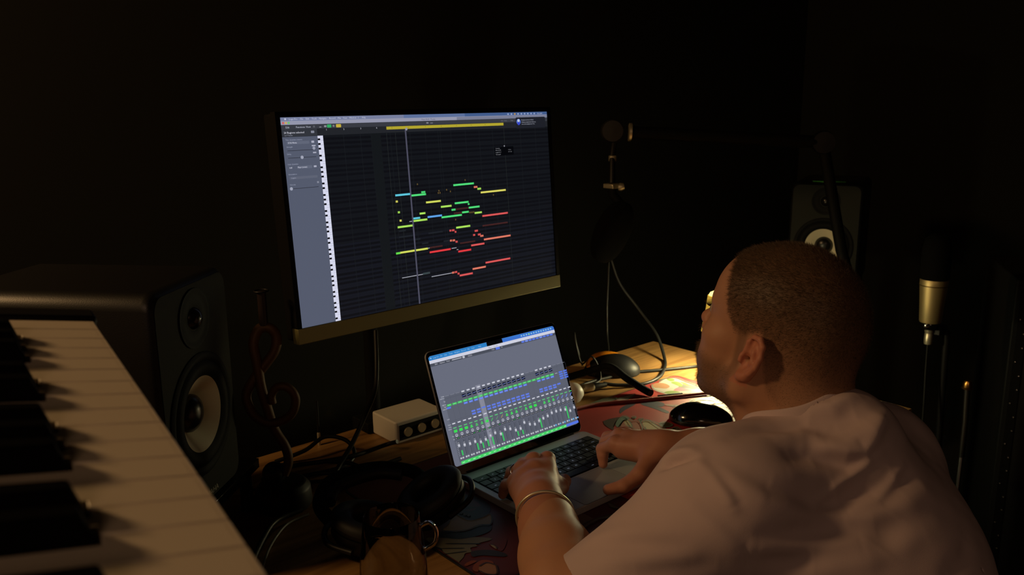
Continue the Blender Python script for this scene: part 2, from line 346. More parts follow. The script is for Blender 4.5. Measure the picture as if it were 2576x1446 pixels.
# ---------------------------------------------------------------- screens
def emit_mat(name, s=1.0, gl=0.25):
    m = mat(name, (0.004, 0.004, 0.005, 1), gl, spec=0.35)
    nt = m.node_tree; b = nt.nodes['Principled BSDF']; a = nt.nodes.new('ShaderNodeAttribute'); a.attribute_name = 'tint'
    nt.links.new(a.outputs['Color'], b.inputs['Emission Color']); b.inputs['Emission Strength'].default_value = s
    return m
class UI(MB):
    """flat pixels of a display: rectangles in millimetres, each layer a hair in front of the one before"""
    def __init__(s, M): super().__init__(); s.M = M; s.k = 0
    def q(s, x0, y0, x1, y1, c, r=0):
        s.k += 1; s.col = c if len(c) == 4 else srgb(*c); z = s.zz()
        pts = [(x0/1000, y0/1000), (x1/1000, y0/1000), (x1/1000, y1/1000), (x0/1000, y1/1000)] if not r else rrect(abs(x1-x0)/1000, abs(y1-y0)/1000, r/1000, 3, (x0+x1)/2000, (y0+y1)/2000)
        s.poly(pts, z, s.M)
    lay = 0
    def zz(s): s.n_ = getattr(s, 'n_', 0)+1; return 0.0000012*s.n_
    def disc(s, x, y, r, c, n=12):
        s.col = srgb(*c); s.poly([((x+r*math.cos(2*PI*k/n))/1000, (y+r*math.sin(2*PI*k/n))/1000) for k in range(n)], s.zz(), s.M)
    def t(s, txt, x, y, size, c, sx=1.0, align='LEFT'):
        text_mb(s, txt, size/1000*1.35, x/1000, (y-size*0.45)/1000, s.zz(), s.M, srgb(*c), sx, align)
# display frame: local x right, y up, z toward viewer
TO_UP = Matrix(((1, 0, 0, 0), (0, 0, -1, 0), (0, 1, 0, 0), (0, 0, 0, 1)))   # (x,y,z)->(x,-z,y)
# ---- external monitor
mon = thing('computer_monitor', 'large black desktop monitor showing a piano roll of coloured notes', 'monitor', (-0.0572, 0.1670, 0.4565), rot=(-0.0795, 0, 0.0412))
fr = MB()
MW, MH = 0.597, 0.336
T_, L_, B_ = 0.009, 0.009, 0.026
# bezel ring + back shell
o1 = [(-MW/2-L_, -MH/2-B_), (MW/2+L_, -MH/2-B_), (MW/2+L_, MH/2+T_), (-MW/2-L_, MH/2+T_)]
def ring(mb, outer, inner, z0, z1, M):
    n = 4; vs = [Vector((x, y, z)) for z in (z0, z1) for x, y in outer]+[Vector((x, y, z)) for z in (z0, z1) for x, y in inner]
    fs = []
    for i in range(4):
        j = (i+1) % 4
        fs += [(i, j, 4+j, 4+i), (8+j, 8+i, 12+i, 12+j), (4+i, 4+j, 12+j, 12+i), (j, i, 8+i, 8+j)]
    mb.add([M @ v for v in vs], fs)
i1 = [(-MW/2, -MH/2), (MW/2, -MH/2), (MW/2, MH/2), (-MW/2, MH/2)]
sel = [(-MW/2-L_, -MH/2), (MW/2+L_, -MH/2), (MW/2+L_, MH/2+T_), (-MW/2-L_, MH/2+T_)]
ring(fr, sel, i1, -0.012, 0.003, TO_UP)
obj('bezel', fr, blackm, mon, bevel=0.0006)
obj('rear_shell', MB().box((0, 0.025, -0.008), (MW+2*L_-0.004, 0.030, MH+T_+B_-0.004)).box((0, 0.045, 0), (0.34, 0.03, 0.2)), blackm, mon, bevel=0.004)
chin = MB().box((0, -0.0005+0.006, -MH/2-B_/2), (MW+2*L_, 0.019, B_))
obj('chin_bar', chin, mat('monitor_chin', srgb(150, 146, 96), 0.45, metal=0.3), mon, bevel=0.0012)
u = UI(TO_UP @ Matrix.Translation((0, 0, 0.0004)))
PANEL = (84, 90, 108); DARK = (17, 19, 23)
u.q(-298.5, -168, 298.5, 168, DARK)
u.q(-298.5, 162.3, -60, 168, (118, 126, 158)); u.q(-60, 161.8, 80, 168, (92, 112, 156)); u.q(80, 161.3, 298.5, 168, (66, 92, 140))
u.q(-298.5, 156.4, 298.5, 162.3, (148, 150, 172)); u.q(60, 155.8, 298.5, 161.6, (120, 124, 146))
u.q(-298.5, 149.3, 298.5, 156.4, (56, 58, 66)); u.q(-298.5, 138.0, -234.4, 149.3, (50, 53, 60))
u.q(-234.4, 138.2, 298.5, 149.3, (34, 36, 41))
u.q(-298.5, -168, -234.6, 137.6, PANEL)
# grid rows
for k in range(82):
    y1 = 138-k*3.74
    if k % 12 in (1, 3, 5, 8, 10): u.q(-224, y1-3.74, 298.5, y1, (14, 15, 20))
    else: u.q(-224, y1-3.74+0.25, 298.5, y1, (19, 21, 26) if y1 > -40 else (21, 23, 31))
u.lay = 1
for x in (-186, -153, -131.8, -99.5, -92, -81, -50, -16, 13, 18, 43, 78, 112, 146, 176.3, 220, 262):
    c = (36, 40, 40) if x in (-99.5, -81, 176.3) else (25, 28, 32)
    u.q(x-0.4, -168, x+0.4, 138, c)
u.q(-131.8, -168, -112, 138, (20, 23, 26))
# side keyboard
u.q(-234.6, -168, -224.6, 137.8, (214, 216, 236))
for k in range(82):
    y1 = 137.8-k*3.74
    if k % 12 in (1, 3, 5, 8, 10): u.q(-234.6, y1-3.5, -230.2, y1-0.5, (12, 12, 16))
    if k % 12 in (2, 4, 6, 9, 11, 7, 0): u.q(-230.2, y1-0.15, -224.6, y1+0.15, (150, 152, 175))
u.q(-98.8, 143.6, 176.3, 148.6, (178, 164, 48))
for k, x in enumerate((-88, -53, -15, 21, 57, 92, 127)): u.t(str(5+k), x, 146.2, 2.4, (90, 82, 20))
for k, x in enumerate((-218, -185, -152, -120)): u.t(str(k+1), x, 147, 3, (190, 190, 200))
u.lay = 2
CL = dict(c=(84, 186, 208), g=(72, 208, 112), y=(196, 204, 84), l=(160, 216, 84), Y=(206, 200, 90), b=(84, 150, 222), r=(206, 78, 78), R=(214, 50, 56), o=(212, 112, 92), G=(100, 220, 76), w=(168, 170, 182), s=(56, 68, 72), k=(118, 96, 52), d=(30, 34, 40), D=(96, 46, 40))
for x0, x1, y, c in [[-92.3,-57.4,30.1,"c"],[-58.7,-24.9,27.0,"g"],[-26.4,7.9,12.0,"y"],[6.8,32.1,1.0,"l"],[39.9,90.3,38.1,"g"],[89.6,98.5,30.9,"o"],[98.1,107.4,26.9,"l"],[105.9,171.3,19.4,"Y"],[40.1,74.0,4.6,"g"],[31.3,40.9,-6.8,"g"],[73.4,100.6,-6.5,"g"],[-42.7,-29.7,-6.6,"l"],[-59.4,-42.3,-13.9,"c"],[-58.8,-26.5,-18.3,"l"],[-25.4,7.9,-14.5,"b"],[6.4,55.3,-18.2,"g"],[56.2,72.7,-13.9,"g"],[87.1,105.3,-17.9,"l"],[74.1,87.3,-15.9,"k"],[-93.0,-58.9,-25.8,"l"],[39.2,73.8,-40.7,"l"],[105.8,172.9,-25.5,"r"],[105.7,176.3,-70.7,"o"],[-101.2,-91.6,-71.2,"G"],[-92.2,-30.3,-70.9,"y"],[-27.1,22.5,-78.6,"R"],[39.9,71.9,-85.7,"R"],[72.6,106.3,-78.2,"r"],[39.1,71.7,-131.1,"r"],[72.0,105.8,-123.3,"o"],[105.7,171.5,-115.8,"r"],[-92.7,-46.5,-116.0,"w"],[-46.4,-30.0,-115.4,"s"],[-27.1,22.0,-123.4,"w"],[22.7,26.9,-44.5,"r"],[28.4,34.6,-44.6,"r"],[35.0,38.9,-48.1,"r"],[83.9,92.0,-51.8,"r"],[79.2,84.4,-59.1,"r"],[91.3,98.6,-59.6,"r"],[97.0,105.2,-63.0,"o"],[22.1,26.7,-63.0,"o"],[28.2,34.3,-63.4,"o"],[35.2,40.2,-66.7,"r"],[21.2,26.6,-123.2,"o"],[27.8,33.6,-123.1,"r"],[34.4,39.1,-126.9,"r"],[-92.5,-88.0,19.3,"Y"],[-90.0,-85.5,0.2,"l"],[-87.7,-83.3,-14.7,"Y"],[-43.4,-39.1,45.9,"k"],[68.1,72.4,45.5,"k"],[22.1,26.6,30.9,"k"],[30.8,35.4,27.2,"k"],[4.1,8.6,30.5,"k"],[2.2,10.4,26.7,"k"],[-35.3,-26.3,31.0,"g"],[38.3,42.2,-25.7,"k"],[71.7,75.6,0.4,"g"],[136.8,141.0,12.2,"k"],[-91.0,-76.1,-32.9,"d"],[-92.1,-61.4,-43.6,"d"],[-61.5,-45.4,-51.5,"d"],[-26.5,6.9,-44.0,"d"],[-42.7,-28.2,-60.7,"d"],[6.9,22.2,-62.3,"d"],[-25.5,4.3,-70.3,"D"],[46.4,84.1,-71.0,"D"],[104.9,171.2,-44.3,"D"],[42.1,73.4,-6.7,"D"],[36.4,55.8,-13.8,"D"],[-30.3,-26.6,-70.5,"w"],[24.5,36.0,-77.8,"w"],[36.4,40.4,-81.7,"w"],[-66.9,-60.9,-18.3,"w"]]:
    h = 1.75 if c not in 'wkdD' else (0.6 if c == 'w' else 1.4)
    if c in 'Dk':
        n = max(1, int((x1-x0)/3.2))
        for k in range(n):
            xa = x0+(x1-x0)*k/n; cc = CL[c]; u.q(xa, y-h, xa+0.7, y+h, cc); u.q(xa+1.5, y-h, xa+2.1, y+h, cc); u.q(xa, y+h-0.6, xa+2.1, y+h, cc)
    else:
        u.q(x0, y-h, x1, y+h, CL[c])
        if c not in 'wsd' and x1-x0 > 12: u.lay = 3; u.q(x0+1, y-0.35, x1-3, y+0.3, tuple(min(255, int(v*1.12+22)) for v in CL[c])); u.lay = 2
u.q(-60.6, -168, -57.6, 142, (78, 78, 96)); u.disc(-57, 143.2, 2.4, (150, 150, 165))
u.q(148.4, 86.4, 198.6, 102.8, (5, 6, 10)); u.lay = 3
for y, a, b in ((101, 'Overview', ''), (97.3, 'Note 64 C4', '1 4 3 1'), (93.3, 'Length 4 1 1', '+0 1 0 0'), (89.3, 'Velocity 80', '')):
    u.t(a, 151, y-0.6, 2.1, (150, 152, 160)); u.t(b, 184, y-0.6, 2.1, (150, 152, 160))
u.disc(174.6, 104.2, 1.5, (140, 142, 150))
u.lay = 4
W_ = (196, 200, 222)
for s_, x in (('\u25cf', -291), ('Logic Pro', -283), ('File', -263), ('Edit', -253), ('Track', -242.5), ('Navigate', -229), ('Record', -210), ('Mix', -194), ('View', -184), ('Window', -172), ('1', -155), ('Help', -147)): u.t(s_, x, 165.0, 2.9, W_)
u.t('Piano Roll - Tracks', -22, 159, 3.0, (70, 72, 88))
for c, x in (((206, 96, 96), -293.5), ((206, 170, 90), -288.6), ((110, 190, 110), -283.7)): u.disc(x, 159.3, 1.9, c)
for k, x in enumerate(range(188, 262, 9)): u.q(x, 163.3, x+4, 166.2, (200, 150, 60) if k == 2 else (150, 165, 205), r=1)
u.t('Thu 23:41', 270, 164.6, 2.7, W_)
for s_, x in (('Edit', -290), ('Functions', -272), ('View', -254)): u.t(s_, x, 152.4, 3.1, (184, 188, 204))
u.q(-241, 151, -238, 154, (90, 92, 100)); u.q(-230, 151, -226, 152, (150, 152, 160)); u.q(-221, 151, -216.5, 154, (140, 142, 150), r=1)
u.q(-215.5, 150.2, -207.5, 155.2, (52, 168, 96), r=1); u.q(-205, 151, -201.5, 154.4, (120, 122, 130), r=1); u.q(-198.5, 150, -189, 155.3, (196, 172, 62), r=1)
u.t('20 Regions selected', -294, 144.2, 3.3, (214, 216, 230)); u.t('on 7 Tracks', -293.5, 140, 2.2, (150, 154, 170)); u.q(-246, 142.4, -240, 146.2, (130, 134, 150), r=0.8)
L1 = (156, 162, 184)
u.t('Time Quantize (classic)', -292.5, 133.1, 2.3, L1); u.q(-290.5, 126, -251, 130.6, (96, 102, 120), r=1); u.t('1/16 Note', -289, 128.4, 2.8, (220, 222, 238)); u.q(-247, 127, -242, 130.4, (170, 172, 190), r=0.5)
u.t('Strength', -292, 122, 2.3, L1); u.q(-291, 115.8, -241, 116.6, (44, 46, 56)); u.disc(-243.5, 118.4, 2.6, (150, 154, 172)); u.q(-247, 121.5, -240, 123.5, (170, 172, 190))
u.t('Swing', -292.5, 111, 2.3, L1); u.q(-291, 104.4, -241, 105.2, (44, 46, 56)); u.disc(-266.4, 105, 2.7, (160, 164, 182)); u.q(-246, 110.5, -240, 112.5, (170, 172, 190))
u.t('Scale Quantize', -293, 95, 2.3, L1); u.t('Off', -291, 89.4, 2.8, (214, 216, 232)); u.q(-276.5, 87.2, -250, 91.8, (96, 102, 120), r=1); u.t('Major (ionian)', -276, 89.6, 2.6, (214, 216, 232), 0.85); u.q(-247, 88.2, -242, 91, (170, 172, 190), r=0.5)
u.t('Articulation', -293.5, 79.3, 2.3, L1); u.q(-292, 71.4, -242, 75.4, (94, 99, 116), r=1); u.t('Legato', -289, 73.5, 2.3, L1)
u.t('Velocity', -293, 63, 2.3, L1); u.q(-292, 56.2, -242, 57, (44, 46, 56)); u.disc(-291, 56.8, 2.7, (160, 164, 182)); u.q(-244, 62.5, -240.5, 65.5, (130, 134, 150))
u.q(209, 136.8, 292, 158.0, (30, 32, 40), r=3); u.lay = 5
u.disc(217, 149.5, 5.6, (90, 120, 210)); u.lay = 6; u.disc(217, 146.8, 3.8, (54, 70, 200)); u.disc(217, 151.8, 2.9, (196, 206, 220))
for s_, y in (('Background Items Added', 153.6), ('Software added items that can', 149.4), ('run in the background. You', 145.6)): u.t(s_, 225, y-0.8, 2.4, (170, 174, 190))
u.t('Snap:  Smart', 170, 152.6, 2.3, (120, 122, 130)); u.t('Drag', 196, 152.6, 2.3, (120, 122, 130))
u.q(-12, 151.6, -7, 154, (130, 132, 142), r=0.8); u.q(-3, 151.6, 3, 153.2, (110, 112, 122), r=0.6)
obj('display', u, emit_mat('monitor_pixels', 1.0, 0.3), mon, smooth=None, use_col=True)
# foot of the monitor, standing on the desk behind the laptop
st = MB(); invM = (Matrix.Translation((-0.0572, 0.1670, 0.4565)) @ Euler((-0.0795, 0, 0.0412)).to_matrix().to_4x4()).inverted()
def tr(mb, M):
    mb.v = [tuple(M @ Vector(v)) for v in mb.v]; return mb
obj('stand_pole', tr(MB().lathe([(0.014, 0.022), (0.014, 0.49), (0.0, 0.492)], Matrix.Translation((-0.118, 0.322, 0)), 20), invM), blackm, mon)
obj('stand_arm', tr(MB().box((-0.095, 0.275, 0.452), (0.045, 0.11, 0.035)), invM), blackm, mon, bevel=0.004)
obj('desk_clamp', tr(MB().box((-0.118, 0.322, 0.012), (0.06, 0.05, 0.022)).box((-0.118, 0.352, -0.02), (0.06, 0.012, 0.085)), invM), blackm, mon, bevel=0.002)

# ---- laptop
OP = math.radians(111.317)
lp = thing('laptop', 'open silver laptop showing a mixer with green meters in front of the monitor', 'laptop', (0, 0, 0.0027))
LW, LD = 0.3126, 0.2212
obj('base', MB().prism(rrect(LW, LD, 0.011, cy=-LD/2), 0.0008, 0.0128), alu, lp, bevel=0.0012)
for x in (-0.12, 0.12):
    for y in (-0.02, -0.2): obj('rubber_foot', MB().lathe([(0.006, 0), (0.006, 0.001)], Matrix.Translation((x, y, 0))), blackm, lp)
obj('keyboard_well', MB().prism(rrect(0.2865, 0.1095, 0.004, cy=-0.0255-0.0547), 0.0126, 0.0130), blackm, lp, smooth=None)
obj('trackpad', MB().prism(rrect(0.130, 0.0815, 0.005, cy=-0.1415-0.0385), 0.0126, 0.01305), mat('trackpad_glass', srgb(150, 150, 152), 0.38, metal=0.2), lp, smooth=None)
obj('trackpad_gap', MB().prism(rrect(0.1312, 0.0827, 0.0055, cy=-0.1415-0.0385), 0.0126, 0.01292), blackm, lp, smooth=None)
lg = mat('key_backlight', srgb(20, 20, 22), 0.5, emit=srgb(150, 160, 178), es=0.55)
keym = mat('laptop_key', srgb(13, 13, 14), 0.5)
rows = [('esc', ['F1', 'F2', 'F3', 'F4', 'F5', 'F6', 'F7', 'F8', 'F9', 'F10', 'F11', 'F12', '']), ('\u0060', list('1234567890-=')+['delete']), ('tab', list('QWERTYUIOP[]\\')), ('caps', list("ASDFGHJKL;'")+['return']), ('shift', list('ZXCVBNM,./')+['shift']), ('fn', ['ctrl', 'opt', 'cmd', '', 'cmd', 'opt', '<', '^', '>'])]
pitch = 0.0190; kx0 = -0.2865/2+0.0012; ky = -0.0255-0.0015
lay_w = [[1.5]+[1]*12+[1.0], [1]+[1]*12+[1.5], [1.5]+[1]*12+[1], [1.75]+[1]*11+[1.75], [2.25]+[1]*10+[2.25], [1, 1, 1, 1.25, 5.0, 1.25, 1, 1, 1, 1]]
for ri, (first, rest) in enumerate(rows):
    names = [first]+rest; ws = lay_w[ri]; sc = 0.2841/sum(ws); x = kx0
    for nm, wv in zip(names, ws):
        kw = wv*sc-0.0026; y = ky-ri*0.0179-0.0077
        k = MB().prism(rrect(kw, 0.0154, 0.0018, 3, x+wv*sc/2, y), 0.0130, 0.0141)
        ko = obj('key', k, keym, lp, smooth=None)
        if nm:
            tx = MB(); text_mb(tx, nm, 0.0056 if len(nm) == 1 else 0.0034, x+wv*sc/2, y-0.002, 0.01415, align='CENTER')
            obj('key_legend', tx, lg, ko, smooth=None)
        x += wv*sc
lidM = Matrix(((1, 0, 0), (0, math.sin(OP), math.cos(OP)*-1), (0, math.cos(OP), math.sin(OP)))).to_4x4()
upv = Vector((0, math.sin(OP-PI/2), math.cos(OP-PI/2))); nv = Vector((1, 0, 0)).cross(upv)   # nv points to the sitter
LM4 = Matrix(((1, upv.x, nv.x, 0), (0, upv.y, nv.y, 0), (0, upv.z, nv.z, 0), (0, 0, 0, 1)))
hinge = Matrix.Translation((0, 0.002, 0.0113)) @ LM4
obj('lid', MB().prism(rrect(LW, 0.2212, 0.011, 8, cy=0.1106), -0.0046, -0.0006, hinge), alu, lp, bevel=0.0008)
obj('screen_bezel', MB().prism(rrect(LW-0.0016, 0.2180, 0.0105, 8, cy=0.1110), -0.0006, 0.0, hinge), gloss, lp, smooth=None)
obj('hinge_cover', MB().tube([(-0.13, 0.002, 0.0105), (0.13, 0.002, 0.0105)], 0.0045, 12), blackm, lp)
CY = 0.0166+0.0982
u = UI(hinge @ Matrix.Translation((0, CY, 0.0003)))
G = (104, 108, 124); G2 = (82, 85, 97); GREEN = (58, 196, 92); BLUE = (86, 118, 226)
sc_out = rrect(302.4, 196.4, 5, 6); 
u.col = srgb(*G); u.poly([(x/1000, max(y, -98.2)/1000) for x, y in sc_out], 0, u.M)
u.lay = 1
u.q(-151.2, 90.4, -20, 96.0, (44, 126, 196)); u.q(-148, 90.4, -20, 98.0, (44, 126, 196)); u.q(18, 90.2, 149, 98.0, (54, 120, 206)); u.q(18, 90.2, 151.2, 96, (58, 112, 206)); 
u.q(-20, 90.0, 18, 98.2, (6, 6, 8), r=1.5)
u.q(-151.2, 84.8, 151.2, 90.4, (206, 208, 224)); u.q(-151.2, 79.5, 151.2, 84.8, (74, 78, 90))
u.lay = 2
for s_, x in (('\u25cf', -148), ('Logic Pro', -142), ('File', -126), ('Edit', -117), ('Track', -107), ('Navigate', -95), ('Record', -79), ('Mix', -65), ('View', -56), ('Help', -40)): u.t(s_, x, 94.0, 2.6, (150, 196, 236))
for k in range(13): u.q(64+k*6.4, 92.6, 67.5+k*6.4, 95.4, (140, 190, 220) if k != 3 else (150, 220, 140), r=0.8)
u.t('Mixer - Tracks', -18, 87.4, 2.8, (120, 122, 138))
for s_, x in (('Edit', -141), ('Options', -131), ('View', -116)): u.t(s_, x, 82.4, 2.6, (206, 208, 220))
u.q(-104, 81.4, -82, 83.2, (170, 172, 184), r=0.8); u.q(-80, 80.4, -75, 84.2, (190, 192, 204), r=0.8); u.q(-68, 80.6, -58, 83.6, (120, 122, 134), r=0.8)
u.t('Single', -12, 82.6, 2.3, (180, 182, 196)); u.q(-2, 80.4, 8, 84.6, (88, 120, 232), r=1); u.t('All', 11, 82.6, 2.3, (180, 182, 196))
for k in range(9): u.q(62+k*9.3, 80.9, 69.5+k*9.3, 84.1, (92, 122, 228) if k % 4 != 1 else (120, 146, 236), r=0.8)
u.q(144, 84, 149, 84.6, (180, 182, 196))
# strips
CX = [-138.5+11.78*k for k in range(25)]; X0, X1 = -140, 151.2
u.q(X0, -26.5, X1, 23.4, (92, 96, 110)); u.q(X0, -93, X1, -26.5, (90, 94, 108))
u.lay = 3
for y in (24.0, 19.5, 7.8, -20.5, -29.5, -50.2): u.q(X0, y-0.15, X1, y+0.15, (72, 75, 86))
act = [2 <= k-2 < 18 or 20 <= k < 24 for k in range(25)]
LED = (206, 208, 220)
u.q(-68, -92, -56.8, 27.5, (132, 134, 150))
for k, cx in enumerate(CX):
    cx = cx+5.9; x0, x1 = cx-4.4, cx+4.4
    u.q(cx+5.8, -93, cx+6.0, 23.4, (74, 78, 90))
    on = 3 <= k <= 15 or 18 <= k <= 21
    if on: u.q(x0+1, 22.6, x1-1, 25.2, (200, 202, 214), r=0.8); u.q(x0, 13.6, x1, 19.0, (22, 26, 42)); u.lay = 4; u.q(x0+0.5, 15.7, cx, 16.4, (120, 140, 220)); u.q(cx, 16.2, x1-0.5, 16.9, (150, 160, 210)); u.lay = 3
    else: u.q(x0, 23.6, x1, 24.2, (130, 133, 146))
    if k <= 21: u.q(x0-0.6, 5.4, x1+0.6, 9.2, (70, 190, 98), r=0.8); u.lay = 4; u.q(x0+1.5, 6.9, x1-1.5, 7.7, (150, 226, 168)); u.lay = 3
    else: u.q(x0+1, 7.0, x1-1, 7.8, (190, 192, 204))
    if 3 <= k <= 15 or 18 <= k <= 21: u.q(x0, 1.2, x1, 4.6, BLUE, r=0.7); u.lay = 4; u.q(x0+1.3, 2.6, x1-1.3, 3.2, (170, 186, 244)); u.lay = 3
    if k == 0: u.q(x0-2, 1.2, x1-2, 4.4, BLUE, r=0.7)
    if 4 <= k <= 15 and k != 6: [u.q(x0, yy-1.5, x1, yy+1.5, (96, 122, 226), r=0.7) for yy in (-14.6, -19.4)]
    if k == 6: u.q(x0, -15, x1, -12.6, BLUE, r=0.7)
    if 18 <= k <= 22: [u.q(x0, yy-1.5, x1, yy+1.5, (96, 122, 226), r=0.7) for yy in ((-13.6, -18.0) if k < 22 else (-13.6,))]
    if k >= 23: [u.q(x0-0.5, yy-1.4, x1+0.5, yy+1.4, BLUE, r=0.7) for yy in (7.6, 3.4, -0.8, -5.0)]
    u.q(x0+1, -26.6, x1-1, -24.6, (206, 208, 220), r=0.7)
    u.q(x0+0.8, -34.2, x1-0.8, -32.6, (92, 200, 120), r=0.6)
    ty = (1, 1, 1, 2, 3, 3, 1, 4, 5, 6, 2, 2, 2, 5, 2, 1, 1, 0, 2, 2, 2, 7, 7, 7, 7)[k]
    gc = {1: (60, 216, 84), 2: (72, 200, 96), 3: (80, 176, 100), 4: (70, 190, 90), 5: (96, 150, 112), 6: (168, 140, 96), 7: (110, 136, 232)}.get(ty)
    if gc:
        u.col = srgb(*gc)
        if ty == 1: u.q(x0+0.8, -41.6, x1-0.8, -36.8, gc, r=1)
        elif ty in (2, 3): u.poly([(a/1000, b/1000) for a, b in ((cx-3.2, -41.8), (cx+3.2, -41.8), (cx+1.2, -36.6), (cx-1.2, -36.6))], u.zz(), u.M)
        else: u.poly([(a/1000, b/1000) for a, b in ((cx-3.2, -41.6), (cx-1.4, -41.6), (cx+3.2, -36.8), (cx+1.4, -36.8))], u.zz(), u.M)
    u.disc(cx, -46.6, 3.0, (168, 170, 182)); u.lay = 4; u.disc(cx, -46.2, 1.6, (128, 130, 142)); u.lay = 3
    u.q(x0, -53.4, cx-0.4, -50.6, (30, 31, 36)); u.q(cx, -53.4, x1+0.4, -50.6, (30, 31, 36)); u.lay = 4
    u.q(x0+0.6, -52.4, cx-1, -51.6, (190, 192, 200)); u.q(cx+0.6, -52.4, x1-0.4, -51.6, (80, 206, 108) if k in (0, 3, 4, 5, 6, 8, 11, 12, 17) else (160, 162, 170)); u.lay = 3
    fy = (-64.7, -66.6, -67.5, -67, -70.8, -69.5, -65.9, -63.7, -68.9, -63.4, -65.7, -71.2, -71.3, -62.9, -69.2, -72.2, -68.7, -66.8, -65.3, -62.2, -62, -62.5, -64.5, -69.7, -66)[k]
    u.q(cx-0.9, -83, cx-0.1, -57, (52, 54, 63))
    for j in range(13): u.q(cx+1.6, -82+j*2, cx+4.2, -81.3+j*2, (70, 73, 84))
    g = (9, 0, 0, 12, 10, 12, 14, 0, 16, 0, 0, 9, 8, 0, 0, 0, 18, 0, 0, 0, 0, 0, 24, 0, 0)[k]
    if g: u.q(cx+1.4, -83, cx+4.6, -83+g, (58, 188, 96))
    u.lay = 5; u.q(cx-2.6, fy-3, cx+1.8, fy+3, (170, 172, 184), r=0.8); u.lay = 6; u.q(cx-2.6, fy-0.5, cx+1.8, fy+0.6, (226, 228, 238)); u.q(cx-2, fy+4.4, cx+1.4, fy+5.2, (170, 172, 182)); u.lay = 3
    u.q(x0+0.4, -88.3, cx-0.8, -85.6, (196, 198, 208), r=0.4); u.q(cx+0.4, -88.3, x1-0.4, -85.6, (186, 188, 198) if k < 19 else (100, 170, 226), r=0.4)
u.q(-137.5, -97.2, 118.5, -92.0, (66, 210, 100), r=1.2); u.q(118.5, -96.8, 151.2, -92.0, (84, 116, 226))
u.lay = 4
for k, cx in enumerate(CX[:22]): u.q(cx+3.5, -95.2, cx+8.8, -94.2, (190, 238, 200))
for y, a in ((24.6, 'Setting'), (21.2, 'Gain Reduction'), (15.4, 'EQ'), (9.6, 'MIDI FX'), (6.2, 'Input'), (2.2, 'Audio FX'), (-16, 'Sends'), (-25.6, 'Output'), (-29.6, 'Group'), (-33.4, 'Automation'), (-46.6, 'Pan'), (-52, 'dB')): u.t(a, -139.6, y, 2.2, (204, 206, 218), sx=0.78 if len(a) < 9 else 0.52, align='RIGHT')
for j in range(9): u.q(-139, -82+j*3, -136, -81.4+j*3, (150, 152, 164))
u.q(-64.4, -92, -64.0, 27, (150, 152, 166))
obj('display', u, emit_mat('laptop_pixels', 1.0, 0.2), lp, smooth=None, use_col=True)
obj('camera_dot', MB().lathe([(0.0016, 0), (0.0016, 0.0002)], hinge @ Matrix.Translation((0, CY+0.0945, 0.002)), n=12), gloss, lp)
# ---------------------------------------------------------------- piano keyboard (nearest, left)
KD = -1.708; kd = Vector((math.cos(KD), math.sin(KD), 0)); ks = Vector((-kd.y, kd.x, 0))   # ks points to the key fronts
KM = Matrix(((0.1169, -0.9787, 0.1689), (0.9921, 0.1073, -0.0649), (0.0454, 0.1752, 0.9835))); KE = KM.to_euler(); KP0 = Vector((-0.8061, -0.4318, 0.4932))
pk = thing('piano_keyboard', 'long electric piano keyboard with white and black keys at the left edge', 'piano', KP0, rot=KE)
# local frame: -x runs from the far end toward the camera, -y is the key fronts (player side)
# local x = -kd, local y = -ks
NW = 36; KP = 0.0236
def white(n):   # n from the far (treble) end
    x0, x1 = -n*KP-KP+0.0006, -n*KP-0.0006
    o = 'CBAGFED'[n % 7]
    # black key to the left (toward camera) cuts the back half
    bl = {'B': -0.0035, 'A': 1, 'G': 1, 'E': -0.0035, 'D': 1}
    left = n < NW-1 and o in 'BAGED'      # black between n and n+1
    right = n > 0 and o in 'AGFDC' and not (o == 'C' and False)
    left = o in ('B', 'A', 'G', 'E', 'D') and n < NW-1
    right = o in ('A', 'G', 'F', 'D', 'C') and n > 0
    a = x0+(0.0072 if left else 0); b = x1-(0.0072 if right else 0)
    pts = [(x0, 0.001), (x1, 0.001), (x1, 0.048), (b, 0.048), (b, 0.145), (a, 0.145), (a, 0.048), (x0, 0.048)]
    q = []
    for p in pts:
        if not q or (abs(q[-1][0]-p[0])+abs(q[-1][1]-p[1])) > 1e-5: q.append(p)
    mb = MB().prism(q, -0.019, 0.0)
    mb.box(((x0+x1)/2, 0.0008, -0.0012), (x1-x0, 0.0036, 0.0024))   # lip
    return mb
for n in range(NW): obj('white_key', white(n), ivory, pk, bevel=0.0006, smooth=30)
for n in range(NW-1):
    if 'CBAGFED'[n % 7] in 'BAGED':
        x = -(n+1)*KP; mb = MB(); z1 = 0.0125
        vs = [(-0.0071, 0.0482, -0.004), (0.0071, 0.0482, -0.004), (0.0071, 0.145, -0.004), (-0.0071, 0.145, -0.004), (-0.0052, 0.0565, z1-0.001), (0.0052, 0.0565, z1-0.001), (0.0050, 0.145, z1), (-0.0050, 0.145, z1)]
        mb.add([(x+a, b, c) for a, b, c in vs], [(3, 2, 1, 0), (4, 5, 6, 7), (0, 1, 5, 4), (1, 2, 6, 5), (2, 3, 7, 6), (3, 0, 4, 7)])
        obj('black_key', mb, ebony, pk, bevel=0.0012, smooth=30)
KLEN = NW*KP
obj('body', MB().box((-KLEN/2, 0.155, -0.048), (KLEN+0.05, 0.30, 0.052)).box((-KLEN/2, 0.222, -0.010), (KLEN+0.05, 0.15, 0.044)), blackm, pk, bevel=0.004)
obj('front_rail', MB().box((-KLEN/2, -0.0025, -0.047), (KLEN+0.05, 0.014, 0.046)), black, pk, bevel=0.002)
for s_, x in (('a', 0.0135), ('b', -KLEN-0.0135)): obj('end_block', MB().box((x, 0.075, -0.017), (0.024, 0.158, 0.040)), black, pk, bevel=0.003)
